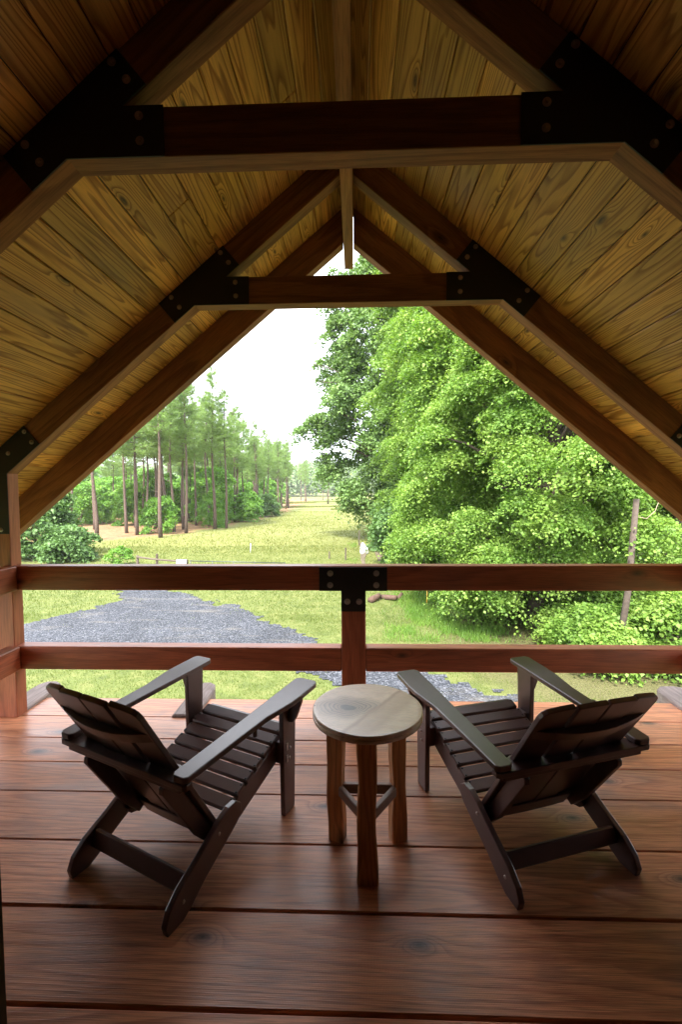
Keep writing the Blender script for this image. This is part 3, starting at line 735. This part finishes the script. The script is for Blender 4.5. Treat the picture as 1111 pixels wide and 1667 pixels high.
# lawn near the house
def lawn_d(x, y):
    g_ = gravel_amt(x, y); c = np.clip(.5-g_*1.1, .02, 1)
    c = np.where((x > 3.0+(y-10)*.05) & (y > 9), .25, c)
    return c*(.35+.65*vnoise(x, y, .7, 31))
parts = [blades(150000, (-12, 5.5), (4.5, 15), .045, .007, lawn_d), blades(90000, (-18, 5), (14, 34), .07, .013, lawn_d)]
V = np.concatenate([p[0] for p in parts]); L = np.concatenate([p[2] for p in parts])
tag(np_mesh('lawn_grass', V, np.arange(len(V)).reshape(-1, 3), M['grass'], dict(lc=L)), 'short patchy yellow green lawn grass around the gravel drive', 'grass', kind='stuff')
def meadow_d(x, y):
    return np.clip((x-wood_edge(y))/2, 0, 1)*(.12+.4*vnoise(x, y, 6, 41))
p1 = blades(110000, (-30, 6), (30, 90), .13, .03, meadow_d); p2 = blades(40000, (-26, 12), (88, 170), .28, .09, lambda x, y: ((np.abs(y-112) < 3) | (np.abs(y-150) < 5) | (vnoise(x, y, 14, 42) > .68))*1.0)
V = np.concatenate([p1[0], p2[0]]); L = np.concatenate([p1[2], p2[2]])
tag(np_mesh('meadow_grass', V, np.arange(len(V)).reshape(-1, 3), M['meadow'], dict(lc=L)), 'longer yellowish grass tufts across the open field', 'grass', kind='stuff')
def weed_d(x, y):
    e_ = 1.0+.18*(y-10); return np.clip((x-(.7+.05*(y-12)))/.8, 0, 1)*np.clip((5.5-x)/1, 0, 1)*np.clip(vnoise(x, y, .7, 51)*2.2-.6, .05, 1)
p1 = blades(60000, (.3, 6), (12.3, 22), .13, .010, weed_d, .9)
p2 = blades(16000, (-1.6, 2.4), (24, 36), .16, .016, lambda x, y: np.clip((vnoise(x, y, 1.4, 52)-.45)*4, 0, 1)*np.clip(1.3-np.abs(x-.9)/1.2, 0, 1)*((x < .1) | (x > 1.9))*np.clip((y-23.5)/5, 0, 1)*.6, .8)
V = np.concatenate([p1[0], p2[0]]); L = np.concatenate([p1[2], p2[2]])
tag(np_mesh('tall_weeds', V, np.arange(len(V)).reshape(-1, 3), M['weed'], dict(lc=L)), 'bright green tall weeds at the foot of the trees on the right', 'weeds', kind='stuff')

# ---- leaf clouds
def leaf_cloud(P, N_, size, r, droop=.35, jit=.7):
    """one folded, pointed leaf per point: 4 verts / 2 tris (as a bent quad pair)"""
    n = len(P); N_ = N_ + r.normal(0, jit, (n, 3)); N_ /= np.linalg.norm(N_, axis=1)[:, None]
    t = r.normal(0, 1, (n, 3)); t[:, 2] -= droop; t -= N_*np.sum(t*N_, 1)[:, None]; t /= np.linalg.norm(t, axis=1)[:, None]
    b_ = np.cross(N_, t); s = size*(.4+1.15*r.rand(n))[:, None]
    V = np.empty((n, 6, 3))
    V[:, 0] = P; V[:, 1] = P+t*s*.35+b_*s*.46-N_*s*.10; V[:, 2] = P+t*s*.75+b_*s*.20; V[:, 3] = P+t*s*1.05-N_*s*.16; V[:, 4] = P+t*s*.75-b_*s*.20; V[:, 5] = P+t*s*.35-b_*s*.46-N_*s*.10
    i = np.arange(n)[:, None]*6
    F = np.concatenate([i+np.array([0, 1, 2, 3]), i+np.array([0, 3, 4, 5])], 0)
    return V.reshape(-1, 3), F, np.repeat(r.rand(n), 6)

def crown_mesh(name, K, sprays, leaves, size, H, rad, zb, seed, mat, extra=(), parent=None, skew=(0, 0), rs=.55, profile=None, flat=.35, cl=1.0):
    """K clumps on the shell of a lumpy crown; each clump is a dome of drooping sprays of leaves"""
    r = np.random.RandomState(seed); prof = profile or (lambda t: np.sin(np.pi*np.clip(t*.86+.12, 0, 1))**.55)
    cl_c = []
    ga = 2.39996
    for i in range(K):
        t = (i+.5)/K; t = t**.85; a = i*ga + r.normal(0, .35); lob = 1+.22*math.sin(a*3+seed+t*5)+.15*math.sin(a*5+seed*2-t*9)
        rr_ = rad*prof(t)*lob*(.45+.55*math.sqrt(r.rand())) if i % 4 == 0 else rad*prof(t)*lob*r.uniform(.82, 1.03)
        cl_c.append((math.cos(a)*rr_+skew[0]*t, math.sin(a)*rr_+skew[1]*t, zb+(H-zb)*t, cl*rad*.26*r.uniform(.7, 1.3)))
    cl_c += list(extra)
    Ps, Ns = [], []
    for (x, y, z, cr_) in cl_c:
        out = np.array([x, y, 0.0]); out = out/(np.linalg.norm(out)+1e-6)
        ns = max(3, int(sprays*(cr_/(rad*.26*cl))**2))
        dirs = r.normal(0, 1, (ns, 3)); dirs += out*.55+np.array([0, 0, .55]); dirs /= np.linalg.norm(dirs, axis=1)[:, None]
        sc = np.array([x, y, z]) + dirs*cr_*np.array([1, 1, .62])*(.55+.5*r.rand(ns))[:, None]
        for c in range(ns):
            nrm = dirs[c]*.6+np.array([0, 0, .9]); nrm /= np.linalg.norm(nrm)
            n = int(leaves*r.uniform(.6, 1.4)); u = r.normal(0, .5, (n, 3)); u -= nrm*np.sum(u*nrm, 1)[:, None]*(1-flat*.5)
            pp = sc[c] + u*rs; pp[:, 2] -= .35*np.sum(u[:, :2]**2, 1)*rs
            Ps.append(pp); Ns.append(np.tile(nrm, (n, 1)))
    P = np.concatenate(Ps); N_ = np.concatenate(Ns)
    kp = P[:, 2] > .03; P, N_ = P[kp], N_[kp]
    V, F, L = leaf_cloud(P, N_, size, r)
    return np_mesh(name, V, F, mat, dict(lc=L), parent=parent), cl_c

def tree(name, label, loc, H, rad, zb, K, sprays, leaves, size, seed, mat, group=None, trunk_r=.25, extra=(), limbs=26, bark='bark', skew=(0, 0), rs=.55, profile=None, cat='tree', cl=1.0, lean=(0, 0), twigs=()):
    root = empty(name, loc, label, cat, group, local=True)
    cr_o, cl_c = crown_mesh('crown', K, sprays, leaves, size, H, rad, zb, seed, mat, extra, root, skew, rs, profile, cl=cl)
    r = random.Random(seed); b = MB()
    tp = [V3((math.sin(i*.9+seed)*.05*i+skew[0]*i/8*.8+lean[0]*i/8, math.cos(i*.7+seed)*.05*i+skew[1]*i/8*.8, H*.88*i/8-.05)) for i in range(9)]
    b.tube(tp, [trunk_r*(1.25 if i == 0 else 1-.86*i/8) for i in range(9)], 9)
    pick = list(range(len(cl_c)-len(extra), len(cl_c))) + r.sample(range(len(cl_c)-len(extra)), min(limbs, len(cl_c)-len(extra)))
    for i in pick:
        x, y, z, q = cl_c[i]; t0 = max(.08, min(.92, (z/H)*.72)); k0 = t0*8; a = tp[int(k0)].lerp(tp[min(8, int(k0)+1)], k0-int(k0))
        end = V3((x, y, z)); mid = a.lerp(end, .5)+V3((0, 0, (end-a).length*.12)); L_ = (end-a).length
        r0 = min(trunk_r*.55, .03+.018*L_)
        b.tube([a, a.lerp(mid, .5)+V3((0, 0, .05*L_)), mid, mid.lerp(end, .5)+V3((0, 0, .03*L_)), end], [r0, r0*.8, r0*.6, r0*.4, r0*.15], 5, cap=False)
    for (p0, p1, r0) in twigs:
        p0, p1 = V3(p0), V3(p1); b.tube([p0, p0.lerp(p1, .35)+V3((0, .1, .12)), p0.lerp(p1, .7)+V3((0, 0, -.05)), p1], [r0, r0*.75, r0*.5, r0*.15], 5)
        for q in range(4):
            a = p0.lerp(p1, .35+.15*q); b.tube([a, a+V3((-.35-.1*q, r.uniform(-.3, .3), r.uniform(-.1, .45)))], [r0*.3, .006], 4, cap=False)
    b.build('trunk', bark, root)
    return root

# ---- right hand wall of broadleaf trees
full = lambda t: np.sin(np.pi*np.clip(.16+t*.82, 0, 1))**.45
GR = 'broadleaf trees along the right of the view'
tree('oak_tree', 'tall bluish green oak farthest along the right side with limbs reaching out over the field', (3.6, 38, G), 24.5, 5.0, 2.0, 160, 24, 44, .175, 3, M['leaf_oak'], GR, .45,
     extra=((-7.6, 0, 9.0, 1.2), (-6.6, -.5, 9.6, 1.3), (-5.6, .5, 9.9, 1.5), (-6.0, 0, 8.0, .9), (-4.6, -1, 8.6, 1.5), (-4.2, 0, 11.0, 1.3), (-5.0, 0, 13.2, 1.0), (-5.6, -.5, 16.6, .8), (-4.6, 0, 16.0, 1.2), (-5.8, 0, 19.2, .8), (-4.8, 0, 19.8, 1.1), (-4.4, 0, 18.0, 1.0), (-5.0, 0, 22.0, .7), (-3.8, 0, 21.6, 1.2), (-3.4, -1, 9.6, 1.8), (-3.2, 0, 12.2, 1.8), (-3.4, 0, 14.8, 1.7), (-4.6, 0, 14.6, .9)), limbs=30, rs=.8, profile=full, twigs=(((-4.6, -1, 13.6), (-7.4, -1.3, 14.6), .05), ((-4.4, -1, 12.8), (-6.4, -1.2, 13.0), .05), ((-3.4, -3, 9.4), (-4.9, -3.2, 10.3), .06)))
tree('sweetgum_tree', 'tall light green tree rising beside the oak, its top above the collar tie', (6.9, 27, G), 24, 4.9, .8, 170, 30, 54, .115, 7, M['leaf_mid'], GR, .35, limbs=34, rs=.6, profile=full)
tree('maple_tree', 'dense green maple in the middle of the right hand trees, foliage down to the weeds', (5.6, 19, G), 17, 3.5, .5, 180, 32, 66, .085, 12, M['leaf_near'], GR, .3, limbs=40, rs=.5, profile=full)
tree('maple_tree', 'brightest yellow green maple nearest the deck with drooping sprays of leaves', (5.6, 13.9, G), 12.5, 2.9, .5, 190, 34, 84, .062, 23, M['leaf_near'], GR, .24, limbs=44, rs=.42, profile=full, skew=(.3, 0))
tree('maple_tree', 'leafy maple at the far right edge of the view beyond the leaning pole', (11.8, 17.0, G), 13, 3.7, .4, 140, 26, 56, .085, 31, M['leaf_mid'], GR, .24, limbs=26, rs=.5, profile=full)
tree('sweetgum_tree', 'broad green tree filling the gap behind the nearest maple', (12.5, 24, G), 20, 5.2, .6, 110, 18, 34, .2, 44, M['leaf_mid'], GR, .3, limbs=24, rs=.7, profile=full)
tree('sweetgum_tree', 'green tree in the second row behind the pole', (18.5, 21, G), 15, 4.6, .5, 80, 16, 32, .22, 52, M['leaf_oak'], GR, .3, limbs=16, rs=.8, profile=full)
tree('sweetgum_tree', 'tall green tree in the second row behind the oak', (11.5, 40, G), 25, 6.0, .8, 80, 16, 30, .3, 61, M['leaf_mid'], GR, .35, limbs=16, rs=1.0, profile=full)
GB = 'leafy bushes under the right hand trees'
bush_prof = lambda t: np.sin(np.pi*np.clip(.30+t*.66, 0, 1))**.5
for (x, y, h, rd, lab, mt, sd_) in ((3.6, 30.0, 4.6, 1.9, 'dark green bush where the muddy track meets the trees', 'leaf_dark', 1), (3.7, 25.0, 4.0, 1.8, 'dark rounded bush in front of the tall oak', 'leaf_dark', 2),
        (3.8, 21.0, 3.4, 1.5, 'bush of dark leaves left of the middle maple', 'leaf_dark', 3), (4.9, 14.6, 1.7, 1.2, 'low bush at the left foot of the brightest maple', 'leaf_near', 4), (8.1, 11.4, 1.5, 1.7, 'low leafy bush just below the deck beside the leaning pole', 'leaf_near', 5),
        (10.8, 11.6, 2.6, 1.6, 'dark leafy shrub at the right edge of the view', 'leaf_dark', 6), (5.9, 10.9, 1.2, .9, 'small bright shrub at the front of the right hand trees', 'leaf_near', 7), (4.3, 36, 5.0, 2.0, 'farthest dark bush along the tree line', 'leaf_dark', 8), (5.0, 44, 6.0, 2.6, 'bush at the far end of the tree line by the open field', 'leaf_oak', 9)):
    sz = .075 if y < 16 else .15
    tree('bush', lab, (x, y, G), h, rd, .15, 36, 18, 48 if y < 16 else 36, sz, 100+sd_, M[mt], GB, .05, limbs=10, rs=.38 if y < 16 else .5, profile=bush_prof, cat='bush', cl=1.25)

# ---- left foreground shrub
tree('leaning_tree', 'dark green leafy tree at the left edge behind the corner post', (-20.3, 28.0, G), 4.9, 1.8, .4, 50, 16, 34, .17, 77, M['leaf_dark'], None, .14, limbs=14, rs=.6, profile=bush_prof, cl=1.1)
tree('bush', 'low dark green bush behind the left corner post at the edge of the field', (-17.6, 26.6, G), 2.0, 1.25, .15, 34, 14, 34, .13, 78, M['leaf_dark'], None, .05, limbs=8, rs=.45, profile=bush_prof, cat='bush', cl=1.2)
tree('bush', 'small bright weedy bush standing in the grass near the fence', (-13.4, 25.0, G), 1.0, .55, .1, 12, 8, 24, .09, 79, M['leaf_bright'], None, .02, limbs=5, rs=.25, profile=bush_prof, cat='bush', cl=1.2)

# ---- pines
def pine_proto(seed, H, base_frac, spread):
    r = np.random.RandomState(seed); b = MB(); rr_ = random.Random(seed)
    bend = rr_.uniform(-.12, .12)
    tp = [V3((bend*math.sin(i/10*3), .15*math.sin(i*.8+seed), H*i/10-.05)) for i in range(11)]
    R0 = .17*H/16
    b.tube(tp, [R0*(1.15 if i == 0 else 1-.88*i/10) for i in range(11)], 8)
    cents, axs = [], []
    z = H*base_frac; nb_ = 0
    for _ in range(7):      # dead stubs
        zz = rr_.uniform(H*.22, H*base_frac); a = rr_.uniform(0, 6.28); L_ = rr_.uniform(.3, 1.3); p = tp[int(zz/H*10)]
        b.tube([(p.x, p.y, zz), (p.x+math.cos(a)*L_, p.y+math.sin(a)*L_, zz+L_*.1)], [.02, .006], 4, cap=False)
    while z < H*.985:
        t = (z-H*base_frac)/(H*(1-base_frac)); Lmax = spread*(1-t)**.75*(.55+.45*min(1, t*4)) + .25
        for k_ in range(rr_.choice([3, 4, 5])):
            a = rr_.uniform(0, 6.283); L_ = Lmax*rr_.uniform(.55, 1.15); p = tp[min(10, int(z/H*10))]
            upw = .12+.75*t; o0 = V3((p.x, p.y, z)); dd = V3((math.cos(a), math.sin(a), upw*.5)).normalized()
            pts = [o0 + dd*L_*q + V3((0, 0, L_*.18*q*q)) for q in (0, .5, 1)]
            b.tube(pts, [.028*(1-t*.6), .018*(1-t*.6), .006], 4, cap=False)
            nt_ = max(4, int(L_*8))
            for q in range(nt_):
                s_ = .3+.7*(q+rr_.random())/nt_; c = o0+dd*L_*s_+V3((0, 0, L_*.18*s_*s_)); side = V3((-dd.y, dd.x, 0))*rr_.uniform(-.42, .42)*L_*(.4+.5*(1-abs(s_-.6)))
                c = c+side+V3((0, 0, rr_.uniform(-.1, .14))); cents.append(c); axs.append((dd+side*.9+V3((0, 0, .3))).normalized())
        z += rr_.uniform(.22, .45)
    root = empty('pine_tree', (0, 0, 0), 'x', 'pine tree', local=True)
    b.build('trunk', 'pinebark', root)
    Cn = np.array([tuple(c) for c in cents]); Ax = np.array([tuple(a) for a in axs]); n = len(Cn); kk = 13
    P = np.repeat(Cn, kk, 0); A_ = np.repeat(Ax, kk, 0)+r.normal(0, .62, (n*kk, 3)); A_ /= np.linalg.norm(A_, axis=1)[:, None]
    W_ = np.cross(A_, r.normal(0, 1, (n*kk, 3))); W_ /= np.linalg.norm(W_, axis=1)[:, None]
    P = P + r.normal(0, .07, P.shape); ln_ = (.20+.16*r.rand(n*kk))[:, None]; wd = .021
    V = np.stack([P-W_*wd, P+W_*wd, P+A_*ln_], 1).reshape(-1, 3)
    np_mesh('crown', V, np.arange(len(V)).reshape(-1, 3), M['needles'], dict(lc=np.repeat(r.rand(n*kk), 3)), parent=root)
    return root
protos = [pine_proto(1, 17, .48, 2.3), pine_proto(2, 16, .52, 2.1), pine_proto(3, 15, .46, 2.4), pine_proto(4, 15, .56, 2.0)]
front = [(-22.77, 38.6, 16.5, 'leftmost tall pine, standing forward of the wood on the grass'), (-23.3, 45.0, 16, 'second pine from the left along the wood edge'), (-21.05, 42.7, 16.5, 'third pine from the left, close beside its neighbour'),
         (-17.69, 40.4, 17.2, 'thick straight pine that stands farthest forward in the middle of the row'), (-18.7, 45.5, 16.5, 'pine just right of the forward one'), (-16.77, 44.1, 17, 'pine with a dark trunk left of the tallest group'), (-18.9, 48.8, 16.2, 'slim pine behind the dark trunked one'),
         (-18.17, 54.8, 16.5, 'slim pine left of the tallest pine, set back'), (-15.69, 49.4, 17.6, 'tallest pine against the sky'), (-14.46, 50.2, 15.4, 'pine right of the tallest one, pointed top against the sky'),
         (-17.2, 65.2, 16.6, 'pine set back behind the pointed one'), (-18.3, 72.9, 16.5, 'distant pine near the dark round bush'), (-16.2, 72.8, 15.6, 'solitary pine right of the dark round bush'), (-21.2, 108.8, 18.0, 'distant pine between two lone trunks at the field edge'),
         (-15.5, 90.3, 15.0, 'last pine at the right end of the wood edge'), (-18.6, 165.9, 15.6, 'far pale pine at the back of the field'), (-7.9, 129.6, 13.4, 'lone spreading pine standing out in the far field'), (-31.7, 49.2, 15.5, 'pine at the far left behind the leafy tree')]
near_xy = [(f[0], f[1]) for f in front]
def place_pine(x, y, h, lab, first=[0]):
    i = first[0]; first[0] += 1
    pr = protos[i % 4]; hh = (17, 16, 15, 15)[i % 4]
    o = pr if i < 4 else copy_tree(pr)
    s_ = h/hh; o.location = (x, y, float(ground_z(np.array(x), np.array(y)))-.03); o.rotation_euler = (0, 0, rnd.uniform(0, 6.28)); wf = s_*rnd.uniform(.9, 1.1)
    if 'lone spreading' in lab: wf = s_*1.5
    o.scale = (wf, wf, s_)
    tag(o, lab, 'pine tree', 'tall pines at the left of the field'); return o
for f in front: place_pine(*f)
cnt = 0; pr_ = random.Random(4)
while cnt < 62:
    y = pr_.uniform(47, 120); x = float(wood_edge(y)) - 1.5 - abs(pr_.gauss(0, 1))*9 - (0 if y > 60 else 1.5)
    if x < -y*.82 or any((x-a)**2+(y-c)**2 < 2.6 for a, c in near_xy): continue
    near_xy.append((x, y)); cnt += 1
    pxx = x/y
    side_ = 'left' if pxx < -.46 else ('middle' if pxx < -.32 else 'right hand'); dep = 'behind the front row' if y < 62 else ('halfway in' if y < 88 else 'far at the back')
    place_pine(x, y, pr_.uniform(13.5, 16.8), 'slim pine in the %s part of the wood, %s' % (side_, dep))
for (x, y, h) in ((-26, 172, 15), (-22.5, 185, 16), (-13.8, 190, 15), (-30, 190, 17), (-16.5, 150, 13)):
    place_pine(x, y, h, 'far pale pine in the group at the back end of the field')

# ---- understorey saplings in the pine wood
def sap(seed, h, rd, mt):
    return tree('sapling', 'x', (0, 0, 0), h, rd, .2, 34, 10, 24, .22, seed, M[mt], None, .06, limbs=8, rs=.6, profile=bush_prof, cat='sapling', cl=1.2)
sp_ = [sap(201, 5.5, 2.0, 'leaf_bright'), sap(202, 6.5, 2.0, 'leaf_bright'), sap(203, 4.5, 1.7, 'leaf_bright')]
spots = [(-19.6, 44.5, 3.6, 'dark leafy sapling just left of the forward pine'), (-16.6, 52.5, 4.2, 'round bright sapling at the foot of the tallest pine'), (-27.0, 66.0, 5.2, 'leafy sapling standing well back behind the dark trunked pine'), (-36.0, 58.0, 5.2, 'bright sapling behind the leftmost pine'),
         (-41.0, 56.0, 6.0, 'large leafy sapling at the far left of the wood'), (-14.9, 62.0, 4.0, 'rounded sapling on the wood edge right of the tallest pines')]
for q in range(40):
    y = pr_.uniform(58, 96); x = float(wood_edge(y))-3.0-pr_.random()*min(40, y*.6); spots.append((x, y, pr_.uniform(4.0, 7.5), 'leafy green sapling in the shade of the %s part of the pine wood' % ('left' if x/y < -.46 else ('middle' if x/y < -.32 else 'right hand'))))
for q in range(22):
    y = pr_.uniform(95, 150); x = float(wood_edge(y))-1.0-pr_.random()*min(60, y*.6); spots.append((x, y, pr_.uniform(7, 11), 'tall leafy tree closing the back of the pine wood'))
for i, (x, y, h, lab) in enumerate(spots):
    pr = sp_[i % 3]; o = pr if i < 3 else copy_tree(pr); s_ = h/(5.5, 6.5, 4.5)[i % 3]
    o.location = (x, y, float(ground_z(np.array(x), np.array(y)))-.05); o.scale = (s_*1.05, s_*1.05, s_); o.rotation_euler = (0, 0, rnd.uniform(0, 6.28))
    tag(o, lab, 'sapling', 'leafy saplings among the pines')
tree('bush', 'dark round bush on the edge of the field at the end of the pine wood', (-15.4, 76, G), 3.4, 1.9, .15, 30, 12, 26, .24, 301, M['leaf_dark'], None, .06, limbs=8, rs=.6, profile=bush_prof, cat='bush', cl=1.2)

# ---- far woodland and hill
def far_wood(name, n, xr, yr, h, leaf, lab, seed, zf):
    r = np.random.RandomState(seed); Ps, Ns = [], []
    for i in range(n):
        x = r.uniform(*xr); y = r.uniform(*yr); hh = h*r.uniform(.65, 1.1); rd = hh*.27; zb = zf(x, y); m = 170
        d_ = r.normal(0, 1, (m, 3)); d_ /= np.linalg.norm(d_, axis=1)[:, None]; d_[:, 2] = d_[:, 2]
        p = np.array([x, y, zb+hh*.54]) + d_*np.array([rd, rd, hh*.48])*(.75+.3*r.rand(m))[:, None]; Ps.append(p); Ns.append(d_+np.array([0, 0, .5]))
    V, F, L = leaf_cloud(np.concatenate(Ps), np.concatenate(Ns), leaf, r)
    return tag(np_mesh(name, V, F, M['far_leaf'], dict(lc=L)), lab, 'woodland', kind='stuff')
far_wood('far_woodland', 620, (-240, 150), (290, 345), 19, 1.5, 'hazy green woodland closing the far end of the field', 5, lambda x, y: G+(y-290)*.07)
far_wood('distant_hill_woodland', 620, (-420, 330), (400, 500), 20, 2.4, 'pale wooded rise on the skyline beyond the field', 6, lambda x, y: G+8+(y-400)*.08)

# ---- small things
fz = -2.03
fn = empty('rail_fence', (-11.2, 23, G), 'short weathered wooden rail fence with two posts beside the field gate', 'fence')
for (x, zt_) in ((-11.36, -1.98), (-10.33, -1.90), (-8.75, -2.2)):
    b = MB(); b.tube([(x, 23, G-.05), (x+.02, 23, zt_)], [.075, .065], 8, smooth=False); b.build('post', 'fence', fn)
for (za, zb_, xa, xb) in ((-2.05, -2.18, -11.36, -10.33), (-2.18, -2.30, -10.33, -8.75), (-2.45, -2.5, -11.36, -10.33), (-2.5, -2.6, -10.33, -8.75)):
    b = MB(); b.tube([(xa, 22.93, za), (xb, 22.93, zb_)], [.05, .05], 6, smooth=False); b.build('rail', 'fence', fn)
gt = empty('field_gate', (-8.5, 23, G), 'long low metal pipe gate standing across the field entrance', 'gate')
b = MB(); zz = lambda x: -2.27-(x+8.6)*.022
b.tube([(-8.6, 23, zz(-8.6)), (-3.6, 23, zz(-3.6))], [.025, .025], 8); b.tube([(-8.6, 23, -2.68), (-3.6, 23, -2.70)], [.022, .022], 8); b.tube([(-8.6, 23, -2.5), (-3.6, 23, -2.55)], [.02, .02], 8)
b.build('gate_bars', 'pipe', gt)
for x in (-8.55, -7.4, -6.3, -5.2, -4.2, -3.65):
    b = MB(); b.tube([(x, 23, -2.84), (x, 23, zz(x)+.04)], [.024, .024], 8); b.build('upright', 'pipe', gt)
b = MB(); b.box((-8.95, 22.8, -2.28), (.52, .14, .22), long=0, e=.03); sgn = b.build('sign_board', 'white', origin=(-8.95, 22.8, -2.4)); tag(sgn, 'small plain white board fixed where the rail fence meets the metal gate', 'board')
for (x, y, h, lab) in ((.29, 34.1, 1.15, 'dark wooden stake beside the puddled track'), (-.58, 26.9, .75, 'short thin stake in the grass left of the track'), (-1.6, 27.5, .45, 'shortest thin stake in the field grass')):
    b = MB(); b.tube([(x, y, G-.05), (x+.02, y, G+h)], [.05, .045], 6, smooth=False); tag(b.build('field_stake', 'fence', origin=(x, y, G)), lab, 'stake', 'wooden stakes in the field')
b = MB(); b.tube([(-7.1, 30.2, G-.05), (-7.1, 30.2, G+.65)], [.025, .02], 6); tag(b.build('marker_stake', 'white', origin=(-7.1, 30.2, G)), 'thin white marker stake alone in the open field', 'stake')
b = MB(); b.tube([(2.62, 16.36, G-.05), (2.64, 16.36, G+.55)], [.018, .016], 6); tag(b.build('survey_stake', 'yellow', origin=(2.62, 16.36, G)), 'small yellow stake in the weeds under the trees', 'stake')
for i, (x, y, L_, r0, a, lab) in enumerate(((.75, 16.9, .6, .12, .9, 'thickest cut log in the pile beyond the railing post'), (1.3, 17.1, .7, .10, -.7, 'log lying askew at the right of the pile'), (1.75, 17.4, .5, .08, 1.2, 'smallest stump at the right end of the log pile'))):
    b = MB(); d = V3((math.cos(a), math.sin(a), .12)); c = V3((x, y, G+r0)); b.tube([c-d*L_/2, c-d*L_*.2, c+d*L_*.2, c+d*L_/2], [r0, r0*1.08, r0*.95, r0*.9], 10); tag(b.build('log', 'logs', origin=(x, y, G)), lab, 'log', 'cut logs in the weeds')
# puddles in the wheel ruts
k = NT('puddle_water', .04, .8); k.b.inputs['Base Color'].default_value = (.25, .24, .22, 1)
k.put(k.b.inputs['Normal'], k.bump(k.noise(k.n('NewGeometry').outputs['Position'], 3, 2, .5), .05, .01)); M['water'] = k.m
M['mud'] = plain('mud', (.11, .085, .06), .7, 0, .4, 3, .3)
def blob(x, y, rx, ry, z, name, mat, sd_):
    r = random.Random(sd_); N = 26; b = MB(); pts = []
    for i in range(N):
        a = 2*math.pi*i/N; q = 1+.18*math.sin(a*3+sd_)+.1*math.sin(a*5+sd_*2); pts.append((x+rx*q*math.cos(a), y+ry*q*math.sin(a), z))
    b.add(pts, [tuple(range(N))]); return b.build(name, mat)
tag(blob(.50, 30.5, .20, 5.5, G+.04, 'wheel_rut', 'mud', 1), kind='structure'); tag(blob(1.50, 31.5, .20, 5.5, G+.04, 'wheel_rut', 'mud', 2), kind='structure')
tag(blob(.60, 32.0, .30, 3.0, G+.05, 'puddle_water', 'water', 3), kind='structure'); tag(blob(1.48, 33.0, .27, 2.4, G+.05, 'puddle_water', 'water', 4), kind='structure')
# leaning pole with a wire
pl = empty('utility_pole', (5.95, 10.3, G), 'bare grey wooden pole leaning slightly among the leaves at the far right', 'pole')
b = MB(); b.tube([(5.93, 10.3, G-.1), (6.20, 10.3, -.93), (6.33, 10.3, 1.12)], [.075, .07, .062], 12); b.build('pole_shaft', 'pole', pl)
b = MB(); b.tube([(6.33, 10.22, .72), (6.5, 10.2, .68), (6.68, 10.2, .85), (6.75, 10.2, 1.05), (7.3, 10.4, 1.12), (12, 14, 1.6)], [.007]*6, 5); b.build('wire', 'bolt_dark', pl)

# ------------------------------------------------------------------ the air
hb = MB(); hb.box((0, 300, 40), (1500, 1300, 2*43.9+.0), long=0, e=.001)
hz = hb.build('haze', [], origin=(0, 300, 40)); hz.data.materials.clear()
hm = bpy.data.materials.new('haze_air'); hm.use_nodes = True; ht = hm.node_tree; ht.nodes.clear()
ho = ht.nodes.new('ShaderNodeOutputMaterial'); pv = ht.nodes.new('ShaderNodeVolumePrincipled')
pv.inputs['Color'].default_value = (.93, .96, 1, 1); pv.inputs['Density'].default_value = .00032; pv.inputs['Anisotropy'].default_value = .3
ht.links.new(pv.outputs[0], ho.inputs['Volume']); hz.data.materials.append(hm); tag(hz, 'thin pale haze over the field and trees', 'haze', kind='stuff')
S.cycles.volume_bounces = 1
